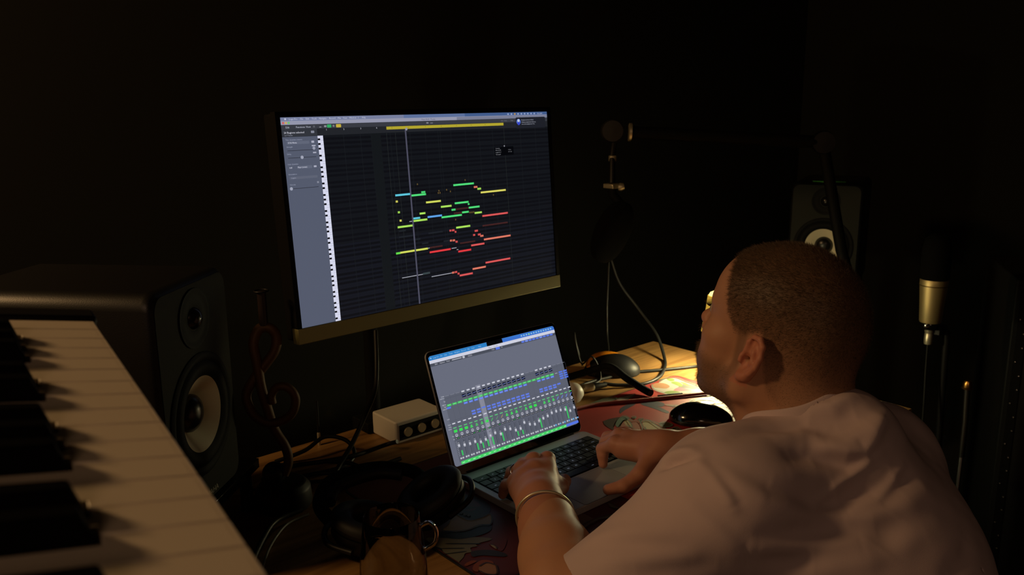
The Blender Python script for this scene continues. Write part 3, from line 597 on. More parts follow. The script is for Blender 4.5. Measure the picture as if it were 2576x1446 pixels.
for k in range(5): obj('screw', MB().lathe([(0, 0), (0.003, 0), (0.0026, 0.0014), (0, 0.0018)], Matrix.Translation((-0.06-k*0.185, -0.0055, -0.0242)), n=14), silver, pk)
for k in range(4): obj('control_knob', MB().lathe([(0.011, 0), (0.010, 0.012), (0, 0.013)], Matrix.Translation((-0.10-k*0.05, 0.24, 0.012)), n=20), blackm, pk)
ss = thing('keyboard_stand', 'black column stand carrying the piano keyboard at the left', 'stand', KP0, rot=KE)
KI = (Matrix.Translation(KP0) @ KM.to_4x4()).inverted()
def fl(x, y, z): q_ = KP0+KM @ Vector((x, y, -0.09)); return KI @ Vector((q_.x, q_.y, z))
for x in (-0.15, -0.70):
    obj('post', MB().tube([Vector((x, 0.16, -0.10)), fl(x, 0.16, 0.36), fl(x, 0.16, FZ+0.03)], 0.024, 14), darkmetal, ss)
    obj('arm', MB().box((x, 0.15, -0.087), (0.03, 0.24, 0.022)), darkmetal, ss)
    obj('foot', MB().tube([fl(x, -0.05, FZ+0.021), fl(x, 0.38, FZ+0.021)], 0.02, 12), darkmetal, ss)
obj('crossbar', MB().tube([fl(-0.15, 0.16, -0.30), fl(-0.70, 0.16, -0.30)], 0.015, 12), darkmetal, ss)

# ---------------------------------------------------------------- studio speakers
def speaker(loc, rz, label, group):
    t = thing('studio_speaker', label, 'speaker', loc, rz, group)
    W, H, D = 0.210, 0.332, 0.284
    # local: front at y=0 facing -y, cabinet goes to +y, centre x=0, bottom z=0
    cab = MB(); 
    prof = rrect(W, H, 0.022, 8, 0, H/2)
    def lay(y, s): return [Vector((x*s, y, (z-H/2)*s+H/2)) for x, z in prof]
    Ls = [lay(0.014, 1.0), lay(D, 1.0)]; n = len(prof)
    inn = [Vector((x*0.93, 0.001, (z-H/2)*0.955+H/2)) for x, z in prof]
    mid = [Vector((x*0.98, 0.006, (z-H/2)*0.985+H/2)) for x, z in prof]
    vs = inn+mid+Ls[0]+Ls[1]; fs = []
    for j in range(3):
        for k in range(n): fs.append((j*n+k, j*n+(k+1) % n, (j+1)*n+(k+1) % n, (j+1)*n+k))
    fs.append(tuple(3*n+k for k in range(n))); cab.add(vs, fs)
    c = obj('cabinet', cab, vinyl, t, smooth=50, bevel=0.003, seg=3)
    FY = Matrix(((1, 0, 0, 0), (0, 0, -1, 0), (0, 1, 0, 0), (0, 0, 0, 1)))   # local z -> -y
    bm = MB(); hole = [(0.0575*math.cos(a), 0.137+0.0575*math.sin(a)) for a in np.linspace(0, 2*PI, 64, endpoint=False)]
    ib = [(v.x, v.z) for v in inn]; ni = len(ib)
    import mathutils
    tris = mathutils.geometry.tessellate_polygon([[Vector((x, y, 0)) for x, y in ib], [Vector((x, y, 0)) for x, y in hole[::-1]]])
    allp = ib+hole[::-1]; bm.add([FY @ Vector((x, y, 0.0)) for x, y in allp], [tuple(tr_) for tr_ in tris])
    bm.add([FY @ Vector((x, y, 0.0)) for x, y in hole]+[FY @ Vector((x, y, -0.006)) for x, y in hole], [(i, (i+1) % 64, 64+(i+1) % 64, 64+i) for i in range(64)])
    obj('baffle', bm, baffle_m, t, smooth=30)
    wz, tz = 0.137, 0.276
    Wm = Matrix.Translation((0, 0, wz)) @ FY; Tm = Matrix.Translation((0, 0, tz)) @ FY
    obj('woofer_surround', MB().lathe([(0.088, -0.001), (0.0885, 0.0016), (0.085, 0.0035), (0.080, 0.0035), (0.076, 0.001), (0.072, 0.004), (0.067, 0.0055), (0.060, 0.004), (0.0538, 0.0)], Wm, 64, cap=False), mat('speaker_rubber', srgb(10, 10, 10), 0.7, spec=0.15), t)
    obj('woofer_cone', MB().lathe([(0.0540, 0.0005), (0.046, -0.0045), (0.036, -0.0125), (0.024, -0.022)], Wm, 64, cap=False), cone_w, t)
    obj('dust_cap', MB().lathe([(0.0275, -0.0215), (0.0265, -0.015), (0.0225, -0.010), (0.015, -0.0055), (0.007, -0.0035), (0, -0.003)], Wm, 40, cap=False), mat('dust_cap_m', srgb(16, 15, 16), 0.28), t)
    obj('tweeter_horn', MB().lathe([(0.0415, 0.0002), (0.042, 0.0020), (0.0385, 0.0022), (0.036, 0.0008), (0.028, 0.0012), (0.019, 0.0008), (0.0155, -0.001)], Tm, 48, cap=False), mat('horn_black', srgb(8, 8, 8), 0.65, spec=0.15), t)
    obj('tweeter_dome', MB().lathe([(0.0158, 0.0), (0.0135, 0.005), (0.009, 0.0085), (0.004, 0.0102), (0, 0.0106)], Tm, 32, cap=False), mat('dome', srgb(22, 21, 21), 0.22), t)
    lg_ = MB(); text_mb(lg_, 'YAMAHA', 0.0118, 0, 0.0125, 0.0008, FY, sx=1.05, align='CENTER')
    obj('logo', lg_, mat('speaker_logo', srgb(165, 160, 148), 0.5), t, smooth=None)
    obj('rear_panel', MB().box((0, D+0.002, H*0.4), (0.14, 0.004, 0.2)), blackm, t)
    return t
SPY = 0.7355
speaker((-0.5566, 0.0567, 0.082), SPY, 'big studio speaker with pale woofer cone standing beside the piano keys', 'pair of studio speakers')
# riser under the left speaker
rs = thing('speaker_riser', 'black raised shelf under the left studio speaker', 'riser', (-0.5566, 0.0567, 0.0), SPY)
Rp = []
obj('shelf_board', MB().prism([(-0.125, -0.004), (0.160, -0.004), (0.160, 0.30), (-0.125, 0.30)], 0.066, 0.0812), gloss, rs, bevel=0.0006)
for x in (-0.11, 0.14):
    for y in (0.012, 0.285): obj('leg', MB().lathe([(0.011, 0.0), (0.009, 0.066)], Matrix.Translation((x, y, 0)), n=16), blackm, rs)
# right speaker on its own stand, beyond the sitter's head
RSP = (1.445, 0.225, 0.062); RZ = math.atan2(0, 1)
fdir = Vector((-1.55, -0.62, 0)).normalized(); RZ = math.atan2(fdir.x, -fdir.y)   # front (-y) turned to fdir
sp2 = speaker(RSP, RZ, 'studio speaker with bright cone on a stand behind the sitter\'s head', 'pair of studio speakers')
st2 = thing('speaker_stand', 'dark floor stand carrying the far studio speaker', 'stand', (RSP[0], RSP[1], FZ), RZ)
obj('top_plate', MB().box((0, 0.142, RSP[2]-FZ-0.006), (0.2, 0.26, 0.012)), darkmetal, st2)
obj('column', MB().lathe([(0.022, 0.02), (0.022, RSP[2]-FZ-0.012)], Matrix.Translation((0, 0.142, 0)), n=20), darkmetal, st2)
obj('base_plate', MB().box((0, 0.142, 0.01), (0.28, 0.32, 0.02)), darkmetal, st2, bevel=0.003)
# green felt offcut on top of the far speaker
gf = MB().prism([(-0.045, -0.012), (-0.005, -0.02), (0.05, -0.004), (0.03, 0.012), (-0.015, 0.014)], 0, 0.003)
tag(obj('felt_scrap', gf, mat('green_felt', srgb(50, 130, 40), 0.8), loc=(RSP[0]-fdir.x*0.03, RSP[1]-fdir.y*0.03, RSP[2]+0.3325), rot=(0, 0, RZ)), 'small green leaf-shaped scrap lying on top of the far speaker', 'scrap')

# ---------------------------------------------------------------- desk lamp behind the face
dl = thing('desk_lamp', 'small lit lamp with a narrow yellow shade, half hidden behind the sitter\'s face', 'lamp', (LAMP.x, LAMP.y, 0.0))
lampyel = mat('lamp_brass_paint', srgb(150, 120, 60), 0.5)
shade_m = mat('lamp_shade_glow', srgb(214, 178, 96), 0.5, emit=srgb(214, 172, 66), es=0.75)
obj('shade', MB().lathe([(0.0335, 0.108), (0.0290, 0.135), (0.0245, 0.165), (0.0215, 0.195), (0.0185, 0.196), (0.0225, 0.165), (0.0275, 0.135), (0.0325, 0.108)], n=36, cap=False), shade_m, dl)
obj('shade_top', MB().lathe([(0.0, 0.207), (0.008, 0.206), (0.016, 0.202), (0.0195, 0.196)], n=36, cap=False), mat('shade_top_glow', srgb(255, 235, 160), 0.4, emit=srgb(255, 235, 150), es=1.6), dl)
obj('bulb', MB().lathe([(0, -0.022), (0.011, -0.020), (0.019, -0.012), (0.022, 0.0), (0.019, 0.010), (0.012, 0.018), (0.010, 0.034)], Matrix.Translation((0, 0, LAMP.z)), 24, cap=False), mat('bulb_glow', srgb(255, 240, 200), 0.3, emit=(1, 0.90, 0.50, 1), es=300.0), dl)
obj('arm', MB().tube(spline([(0.014, -0.010, 0.199), (0.040, -0.030, 0.205), (0.068, -0.052, 0.180), (0.072, -0.055, 0.10), (0.072, -0.055, 0.014)], 6), 0.005, 12), lampyel, dl)
obj('lamp_base', MB().lathe([(0.040, 0.0), (0.040, 0.008), (0.034, 0.013), (0.0, 0.014)], Matrix.Translation((0.072, -0.055, 0)), 32), lampyel, dl, bevel=0.001)

# ---------------------------------------------------------------- treble clef figurine with a candle
tc = thing('treble_clef_candle_holder', 'tall bronze treble clef candle holder on a round dark base', 'candle holder', (-0.409, 0.135, 0.0))
bo = lambda p: (p[0]+0.409, p[1]-0.135, p[2])
clef = [(-0.409, 0.128, 0.055), (-0.400, 0.128, 0.075), (-0.402, 0.130, 0.10), (-0.413, 0.142, 0.130), (-0.419, 0.150, 0.165), (-0.424, 0.156, 0.20), (-0.425, 0.163, 0.24), (-0.425, 0.170, 0.272), (-0.414, 0.170, 0.293), (-0.400, 0.162, 0.294), (-0.392, 0.157, 0.280), (-0.397, 0.155, 0.258), (-0.413, 0.160, 0.236), (-0.432, 0.166, 0.213), (-0.444, 0.170, 0.188), (-0.440, 0.160, 0.160), (-0.424, 0.146, 0.144), (-0.404, 0.132, 0.146), (-0.389, 0.122, 0.160), (-0.385, 0.118, 0.185), (-0.394, 0.124, 0.202), (-0.407, 0.134, 0.203), (-0.415, 0.140, 0.190), (-0.414, 0.140, 0.176)]
pth = spline([bo(p) for p in clef], 7)
obj('clef_scroll', MB().tube(pth, [0.0085-0.0030*abs(i/len(pth)-0.35) for i in range(len(pth))], 14), bronze, tc)
obj('base', MB().lathe([(0.044, 0), (0.046, 0.008), (0.044, 0.032), (0.036, 0.041), (0.0, 0.043)], n=40), darkmetal, tc, bevel=0.002)
obj('ball', MB().lathe([(0.0, 0.038)]+[(0.019*math.cos(a), 0.058+0.019*math.sin(a)) for a in np.linspace(-1.3, 1.5, 12)]+[(0, 0.077)], Matrix.Translation((-0.012, 0.004, 0)), 28, cap=False), darkmetal, tc)
obj('candle', MB().lathe([(0.007, 0.0), (0.007, 0.055), (0, 0.056)], Matrix.Translation((0.001, 0.03, 0.300)), 16), mat('dark_wax', srgb(40, 30, 28), 0.4), tc)
obj('drip_ring', MB().tube([(0.001+0.011*math.cos(a), 0.03+0.011*math.sin(a), 0.356) for a in np.linspace(0, 2*PI, 20, endpoint=False)], 0.0014, 8, closed=True), darkmetal, tc)

# ---------------------------------------------------------------- white interface box
bxo = thing('audio_interface', 'small off-white rounded box behind the laptop on the wooden desk', 'box', (-0.139, 0.198, 0), rot=(0, 0, 0.0))
bp = [(0.026, -0.003), (0.135, -0.003), (0.135, 0.10), (0.026-0.03, 0.10)]
obj('case', MB().prism(rrect(0.115, 0.085, 0.006, cx=0.060, cy=0.060), 0.001, 0.046), white_pl, bxo, bevel=0.003, seg=3)
obj('connector_panel', MB().box((0.060, 0.0165, 0.023), (0.098, 0.003, 0.030)), blackm, bxo)
for k in range(3): obj('jack', MB().lathe([(0.009, 0), (0.009, 0.006), (0.004, 0.006)], axisM((0.028+k*0.032, 0.016, 0.023), (0, -1, 0)), 18), nickel, bxo)

# ---------------------------------------------------------------- drinking mug
gl = bpy.data.materials.new('clear_glass'); gl.use_nodes = True; g_ = gl.node_tree.nodes['Principled BSDF']
g_.inputs['Transmission Weight'].default_value = 1; g_.inputs['Roughness'].default_value = 0.02; g_.inputs['IOR'].default_value = 1.45
gm = thing('glass_mug', 'empty clear glass mug with a thin rim and round handle at the bottom edge', 'mug', (-0.437, -0.236, 0.0))
R0, R1, HG = 0.0455, 0.0355, 0.135
prof = [(0.0, 0.0), (R0-0.004, 0.0), (R0, 0.004), (R0*1.0, 0.03), ((R0+R1)/2+0.0015, 0.08), (R1, HG-0.001), (R1-0.0008, HG), (R1-0.0018, HG-0.001), ((R0+R1)/2-0.001, 0.08), (R0-0.003, 0.03), (R0-0.006, 0.010), (0.0, 0.008)]
obj('cup', MB().lathe(prof, n=64, cap=False), gl, gm, smooth=60)
hv = Vector((0.752, -0.659, 0)).normalized()
hp_ = [Vector((0, 0, 0.118))+hv*(R1-0.001), Vector((0, 0, 0.124))+hv*(R1+0.012), Vector((0, 0, 0.112))+hv*(R1+0.021), Vector((0, 0, 0.095))+hv*(R1+0.018), Vector((0, 0, 0.086))+hv*(R1+0.004)]
obj('handle', MB().tube(spline(hp_, 8), 0.0028, 12), gl, gm, smooth=60)

# ---------------------------------------------------------------- headphones lying on the desk
hp = thing('headphones', 'large black over-ear headphones lying behind the glass mug', 'headphones', (-0.352, -0.060, 0.0))
def cup(c, ax, name_r=1.0):
    M = axisM(c, ax)
    th = [(0.030+0.0155*math.cos(a), 0.012*math.sin(a)) for a in np.linspace(0, 2*PI, 14)]
    e = Matrix.Diagonal((1.0, 1.22, 1, 1))
    cu = obj('ear_cushion', MB().lathe([(0.034+0.014*math.cos(a), 0.016+0.013*math.sin(a)) for a in np.linspace(0, 2*PI, 16)], M @ e, 44, cap=False), mat('cushion', srgb(14, 13, 13), 0.6), hp)
    obj('ear_shell', MB().lathe([(0.0, -0.028), (0.022, -0.027), (0.038, -0.020), (0.045, -0.006), (0.045, 0.006), (0.0, 0.007)], M @ e, 44, cap=False), black, hp)
    obj('yoke', MB().tube([M @ Vector(p) for p in spline([(-0.050, 0.0, -0.008), (-0.040, 0.044, -0.012), (0.0, 0.064, -0.012), (0.040, 0.044, -0.012), (0.050, 0.0, -0.008)], 6)], 0.0045, 10), black, hp)
cup((-0.030, -0.022, 0.030), (0.1, -0.15, 1.0))
cup((0.088, -0.024, 0.040), (-0.45, 0.1, 0.85))
band = spline([(-0.052, 0.048, 0.026), (-0.045, 0.095, 0.035), (0.0, 0.135, 0.045), (0.070, 0.122, 0.050), (0.115, 0.080, 0.046), (0.122, 0.036, 0.036)], 8)
bmb = MB(); n = len(band)
for i, p in enumerate(band): pass
bmb.tube(band, 0.011, 12)
obj('headband', bmb, blackm, hp)
obj('band_pad', MB().tube(spline([(-0.03, 0.09, 0.034), (0.0, 0.118, 0.040), (0.066, 0.106, 0.047), (0.098, 0.078, 0.044)], 6), 0.010, 10), mat('cushion', (0, 0, 0, 1)), hp)

# ---------------------------------------------------------------- computer mouse on the mat
def mouse(loc, rz, name, label, L=0.112, Wd=0.062, H=0.036, shell=gloss, side=None):
    t = thing(name, label, 'mouse', loc, rz)
    q = SDF(); q.ell([-L*0.06, 0, 0.0], (L*0.50, Wd*0.50, H), 0.01); q.ell([L*0.20, 0, -0.002], (L*0.30, Wd*0.46, H*0.72), 0.03); q.ell([0, 0, H*0.25], (L*0.505, Wd*0.49, H*0.42), 0.01); q.plane([0, 0, 0.0006], [0, 0, -1], 0.002)
    V, F = q.mesh((-L*0.6, -Wd*0.6, -0.01), (L*0.6, Wd*0.6, H*1.2), 0.0022); m_ = np_mesh('shell', V, F); obj('shell', m_, shell, t, smooth=180)
    obj('scroll_wheel', MB().lathe([(0.009, -0.0035), (0.010, 0), (0.009, 0.0035)], axisM((L*0.27, 0, H*0.66), (0, 1, 0)), 20), rubber, t)
    obj('button_seam', MB().tube([(L*0.485, 0, H*0.30), (L*0.42, 0, H*0.52), (L*0.33, 0, H*0.70)], 0.0010, 6), blackm, t)
    if side:
        q = SDF(); q.ell([-L*0.10, Wd*0.16, H*0.44], (L*0.40, Wd*0.36, H*0.62), 0.01); q.ell([-L*0.40, -Wd*0.02, H*0.30], (L*0.13, Wd*0.26, H*0.34), 0.008)
        V, F = q.mesh((-L*0.6, -Wd*0.6, 0.002), (L*0.6, Wd*0.7, H*1.3), 0.0024); obj('side_grip', np_mesh('side_grip', V, F), side, t, smooth=180)
    return t
mouse((0.388, -0.108, 0.003), math.atan2(-0.87, 0.5)+PI, 'computer_mouse', 'glossy black computer mouse on the desk mat reflecting the lamp', L=0.118, Wd=0.066, H=0.040)
amber = mat('amber_plastic', srgb(200, 120, 20), 0.3, coat=0.3)
mouse((0.498, 0.232, 0.0), math.atan2(-0.62, 0.78), 'computer_mouse', 'black mouse with amber sides lying at the back edge near the cables', L=0.125, Wd=0.078, H=0.048, shell=black, side=amber)

# ---------------------------------------------------------------- cables and connectors on the desk
def cable(pts, r, m, label, name='cable', n=8, cat='cable'):
    return tag(obj(name, MB().tube(spline(pts, n), r, 10), m), label, cat)
xl = thing('cable_connector', 'silver barrel microphone plug lying behind the laptop screen', 'connector', (0.345, 0.180, 0.011))
dx = Vector((0.040, -0.012, 0)).normalized()
obj('barrel', MB().lathe([(0.0085, -0.030), (0.0095, -0.028), (0.0095, -0.004), (0.0088, -0.003), (0.0088, 0.0), (0.0095, 0.001), (0.0095, 0.022), (0.0085, 0.024)], axisM((0, 0, 0), dx), 28), nickel, xl)
obj('strain_relief', MB().lathe([(0.0085, 0.024), (0.0075, 0.036), (0.005, 0.058)], axisM((0, 0, 0), dx), 20), rubber, xl)
wk = MB().lathe([(0.0, -0.02), (0.017, -0.018), (0.023, -0.006), (0.023, 0.008), (0.015, 0.018), (0.0, 0.021)], axisM((0.279, 0.150, 0.0235), (0.75, 0.3, 0.3)), 32, cap=False)
tag(obj('knob_cap', wk, white_pl), 'round off-white knob peeking out right of the laptop screen', 'knob')
cable([(0.31, 0.258, 0.012), (0.37, 0.243, 0.018), (0.425, 0.222, 0.028), (0.424, 0.172, 0.046), (0.426, 0.125, 0.030), (0.431, 0.085, 0.016), (0.428, 0.055, 0.012)], 0.0085, blackm, 'thick black flexible arm crossing the cables behind the laptop', 'gooseneck_arm', cat='flexible arm')
cable([(0.230, 0.108, 0.0085), (0.301, 0.098, 0.0065), (0.381, 0.057, 0.0065), (0.465, 0.015, 0.0065), (0.551, -0.029, 0.0065), (0.60, -0.055, 0.004), (0.66, -0.10, 0.0035)], 0.0034, mat('red_braid', srgb(150, 62, 52), 0.6, bump=(900, 0.6, 0.001)), 'red braided cable running across the desk mat behind the mouse')
cable([(0.400, 0.171, 0.012), (0.43, 0.150, 0.006), (0.482, 0.121, 0.0045), (0.545, 0.128, 0.0042), (0.605, 0.160, 0.0042), (0.665, 0.207, 0.006), (0.700, 0.262, 0.05), (0.715, 0.335, 0.10), (0.690, 0.385, 0.17), (0.672, 0.405, 0.245)], 0.0042, rubber, 'long grey microphone cable hanging down and looping over the desk corner')
cable([(0.320, 0.205, 0.004), (0.40, 0.214, 0.004), (0.470, 0.206, 0.004), (0.536, 0.190, 0.004), (0.609, 0.152, 0.004), (0.695, 0.115, 0.004), (0.775, 0.105, 0.004)], 0.0038, rubber, 'dark cable running from the cable tangle toward the lamp')
cable([(0.440, 0.045, 0.005), (0.468, 0.030, 0.005), (0.492, 0.018, 0.0045)], 0.0025, blackm, 'short thin black lead on the mat beside the red cable')
cable([(0.46, 0.296, 0.012), (0.458, 0.315, 0.06), (0.445, 0.31, 0.095), (0.428, 0.29, 0.080), (0.430, 0.270, 0.03), (0.437, 0.245, 0.052), (0.446, 0.228, 0.024), (0.425, 0.205, 0.006), (0.39, 0.20, 0.004)], 0.0022, rubber, 'thin black wire looping in the air over the amber mouse')
for pts, r, lb in (
    ([(-0.40, 0.235, 0.006), (-0.345, 0.245, 0.010), (-0.29, 0.215, 0.014), (-0.235, 0.200, 0.014), (-0.165, 0.212, 0.010), (-0.15, 0.19, 0.02)], 0.0042, 'thick black cable bowed along the back of the desk beside the white box'),
    ([(-0.37, 0.205, 0.005), (-0.32, 0.190, 0.008), (-0.275, 0.162, 0.006), (-0.225, 0.150, 0.005), (-0.17, 0.150, 0.005)], 0.0040, 'black cable lying flat nearest the headphones'),
    ([(-0.350, 0.29, 0.006), (-0.300, 0.27, 0.02), (-0.258, 0.27, 0.035), (-0.228, 0.246, 0.028), (-0.228, 0.215, 0.012), (-0.262, 0.19, 0.006), (-0.315, 0.195, 0.005)], 0.0038, 'black cable coiled in a ring between figurine and white box'),
    ([(-0.312, 0.150, 0.006), (-0.285, 0.168, 0.022), (-0.255, 0.175, 0.050), (-0.222, 0.180, 0.095), (-0.215, 0.150, 0.16), (-0.18, 0.20, 0.24)], 0.0042, 'black cable rising diagonally in front of the white box to the monitor'),
    ([(-0.44, 0.215, 0.004), (-0.38, 0.200, 0.004), (-0.33, 0.170, 0.004), (-0.29, 0.145, 0.004)], 0.0026, 'thin black wire running under the riser toward the headphones'),
    ([(-0.292, 0.205, 0.018), (-0.262, 0.172, 0.016), (-0.240, 0.135, 0.006), (-0.19, 0.11, 0.005)], 0.0040, 'black cable crossing the coil toward the laptop')):
    cable(pts, r, rubber, lb)
cable([(-0.545, -0.075, 0.004), (-0.526, -0.034, 0.004), (-0.488, 0.020, 0.0035), (-0.440, 0.064, 0.0035), (-0.398, 0.072, 0.003)], 0.0020, mat('grey_cable', srgb(120, 116, 108), 0.5), 'thin pale grey cable arching over the desk left of the headphones')
cable([(-0.560, -0.060, 0.007), (-0.532, -0.012, 0.005), (-0.492, 0.040, 0.005), (-0.450, 0.082, 0.005), (-0.40, 0.092, 0.004)], 0.0042, rubber, 'black cable beside the thin grey one, left of the headphones')
# usb plug with its red light and pale lead
up_ = thing('usb_dongle', 'small plug with a red light in the left side of the laptop', 'plug', (-0.163, -0.014, 0.0095))
obj('plug_body', MB().box((-0.008, 0, 0), (0.026, 0.012, 0.006)), mat('plug_grey', srgb(110, 104, 96), 0.5), up_, bevel=0.001)
obj('status_light', MB().box((-0.010, -0.0030, 0.0033), (0.008, 0.0030, 0.0014)), mat('red_led', srgb(255, 60, 30), 0.4, emit=srgb(255, 62, 30), es=1.5), up_)
obj('lead', MB().tube(spline([(-0.021, 0, 0), (-0.035, 0.004, -0.003), (-0.052, 0.012, -0.0075), (-0.06, 0.03, -0.008)], 6), 0.0018, 8), mat('pale_lead', srgb(120, 110, 80), 0.5), up_)
# small dark clip on the desk near the clef
cl = thing('binder_clip', 'small dark clip on the wood left of the candle holder base', 'clip', (-0.447, 0.180, 0.0), 0.4)
obj('jaw', MB().prism([(-0.012, -0.007), (0.012, -0.007), (0.010, 0.007), (-0.010, 0.007)], 0, 0.008), blackm, cl, bevel=0.001)
obj('loop', MB().tube(spline([(-0.006, 0.006, 0.005), (-0.004, 0.018, 0.007), (0.004, 0.018, 0.007), (0.006, 0.006, 0.005)], 5), 0.0008, 6), silver, cl)
# brass-tipped stick standing at the back edge
gs = thing('cable_jack', 'thin upright plug with a gold tip at the back edge under the monitor', 'plug', (-0.245, 0.318, 0.0))
obj('tip', MB().lathe([(0.0032, 0.0), (0.0032, 0.024), (0.0026, 0.026), (0.0, 0.027)], n=14), nickel, gs)
obj('stem', MB().lathe([(0.0022, 0.026), (0.0022, 0.09), (0, 0.091)], n=10), black, gs)
# ---------------------------------------------------------------- boom arm with microphone
bo_ = thing('boom_stand', 'tall dark microphone stand with a horizontal boom behind the sitter', 'stand', (0, 0, 0))
J0 = Vector((0.702, 0.431, 0.566)); J1 = Vector((1.112, 0.065, 0.533)); BP = Vector((1.19, -0.02, FZ))
obj('boom_tube', MB().tube([J0+(J1-J0)*0.09, J1], 0.0165, 20), mat('boom_black', srgb(8, 7, 6), 0.7, spec=0.12), bo_)
obj('end_joint', MB().lathe([(0.0, -0.012), (0.027, -0.011), (0.030, -0.004), (0.030, 0.004), (0.027, 0.011), (0.0, 0.012)], axisM(J0, (-0.62, -0.76, 0.1)), 36, cap=False), mat('joint_grey', srgb(36, 35, 32), 0.5, metal=0.2), bo_)
obj('knurled_ring', MB().lathe([(0.022, -0.004), (0.0235, -0.003), (0.0235, 0.003), (0.022, 0.004)], axisM(J0+(J1-J0)*0.085, J1-J0), 24), nickel, bo_)
obj('pivot', MB().lathe([(0, -0.02), (0.028, -0.019), (0.031, 0), (0.028, 0.019), (0, 0.02)], axisM(J1, (-0.75, -0.6, 0.0)), 32, cap=False), mat('joint_black', srgb(10, 9, 9), 0.5, spec=0.3), bo_)
obj('upright', MB().tube([J1, Vector((1.155, 0.015, 0.25)), Vector((1.19, -0.02, 0.10)), Vector((1.19, -0.02, FZ+0.05))], 0.015, 18), mat('boom_black', (0, 0, 0, 1)), bo_)
for k in range(3):
    a = k*2*PI/3+0.4; obj('leg', MB().tube([BP+Vector((0, 0, 0.14)), BP+Vector((0.24*math.cos(a), 0.24*math.sin(a), 0.011))], 0.010, 12), darkmetal, bo_)
mc_ = thing('microphone', 'black foam-covered microphone hanging from the boom in the dark', 'microphone', (0, 0, 0))
top = J0+Vector((0.004, -0.004, -0.03))
bot = Vector((0.673, 0.402, 0.435))
obj('clip_post', MB().tube([top, Vector((0.688, 0.416, 0.50)), bot+Vector((0, 0, 0.0))], 0.008, 14), black, mc_)
obj('thread_collar', MB().lathe([(0.0085, -0.008), (0.0105, -0.006), (0.0105, 0.006), (0.0085, 0.008)], axisM((0.690, 0.417, 0.497), (0, 0, 1)), 20), nickel, mc_)
obj('mount_plate', MB().box((0.674, 0.402, 0.428), (0.034, 0.034, 0.012)), nickel, mc_, bevel=0.002)
obj('mount_screw', MB().lathe([(0, -0.009), (0.009, -0.008), (0.011, 0.0), (0.008, 0.008), (0, 0.009)], axisM((0.690, 0.386, 0.425), (0.7, -0.7, 0.2)), 18, cap=False), nickel, mc_)
ax_ = Vector((-0.045, 0.028, -0.115)).normalized(); ct = Vector((0.663, 0.390, 0.310))
obj('foam_head', MB().lathe([(0.0, -0.085)]+[(0.046*math.cos(a)**0.8, 0.085*math.sin(a)) for a in np.linspace(-1.35, 1.35, 18)]+[(0.0, 0.085)], axisM(ct, ax_), 36, cap=False), mat('foam', srgb(9, 9, 9), 1.0, spec=0.1, bump=(500, 0.5, 0.001)), mc_)
obj('yoke', MB().tube([Vector((0.674, 0.402, 0.424)), Vector((0.674, 0.40, 0.405)), ct-ax_*0.07], 0.012, 12), blackm, mc_)
cable([(0.668, 0.404, 0.235), (0.660, 0.398, 0.18), (0.648, 0.390, 0.11), (0.640, 0.380, 0.04), (0.600, 0.34, 0.0035), (0.548, 0.325, 0.0035)], 0.0026, rubber, 'thin black wire hanging straight down from the hanging microphone')

# ---------------------------------------------------------------- pale condenser microphone on its stand, right
m2 = thing('microphone', 'champagne coloured studio microphone upright at the far right', 'microphone', (1.263, -0.188, 0.0))
q0 = 0.056
obj('body', MB().lathe([(0.0255, q0+0.015), (0.0265, q0+0.018), (0.0300, q0+0.07), (0.0335, q0+0.115), (0.0340, q0+0.129), (0.0335, q0+0.130)], n=44), gold, m2)
obj('body_ring', MB().lathe([(0.0344, q0+0.113), (0.0348, q0+0.114), (0.0344, q0+0.115)], n=44, cap=False), mat('ring_brass', srgb(120, 96, 50), 0.4, metal=0.9), m2)
obj('grille', MB().lathe([(0.0345, q0+0.130), (0.0355, q0+0.138), (0.0355, q0+0.205), (0.031, q0+0.232), (0.018, q0+0.247), (0, q0+0.250)], n=44, cap=False), mat('grille_black', srgb(7, 7, 7), 0.9, spec=0.1), m2)
obj('lower_ring', MB().lathe([(0.020, q0-0.004), (0.026, q0-0.001), (0.027, q0+0.012), (0.0255, q0+0.015)], n=36), gloss, m2)
obj('plug', MB().lathe([(0.0095, q0-0.045), (0.0105, q0-0.040), (0.0105, q0-0.018), (0.0098, q0-0.017), (0.0098, q0-0.014), (0.011, q0-0.012), (0.011, q0-0.004)], n=26), nickel, m2)
s3 = thing('microphone_stand', 'slim black stand rising to the champagne microphone', 'stand', (1.263, -0.188, FZ))
obj('pole', MB().tube([(0.07, -0.035, 0.04), (0.055, -0.03, 0.55), (0.045, -0.028, -FZ+0.02), (0.042, -0.026, -FZ+0.045)], 0.009, 12), black, s3)
obj('clamp', MB().box((0.026, -0.016, -FZ+0.048), (0.045, 0.02, 0.022)), darkmetal, s3, bevel=0.002)
obj('chrome_tube', MB().tube([(0.072, -0.03, 0.45), (0.073, -0.03, 0.62)], 0.006, 12), silver, s3)
for k in range(3):
    a = k*2*PI/3; obj('leg', MB().tube([(0.07, -0.035, 0.12), (0.07+0.22*math.cos(a), -0.035+0.22*math.sin(a), 0.010)], 0.008, 10), black, s3)
cable([(1.263, -0.188, 0.010), (1.262, -0.19, -0.06), (1.25, -0.20, -0.2), (1.23, -0.21, -0.45), (1.26, -0.35, -0.70), (1.30, -0.45, -0.745)], 0.003, rubber, 'black cable hanging from the champagne microphone')
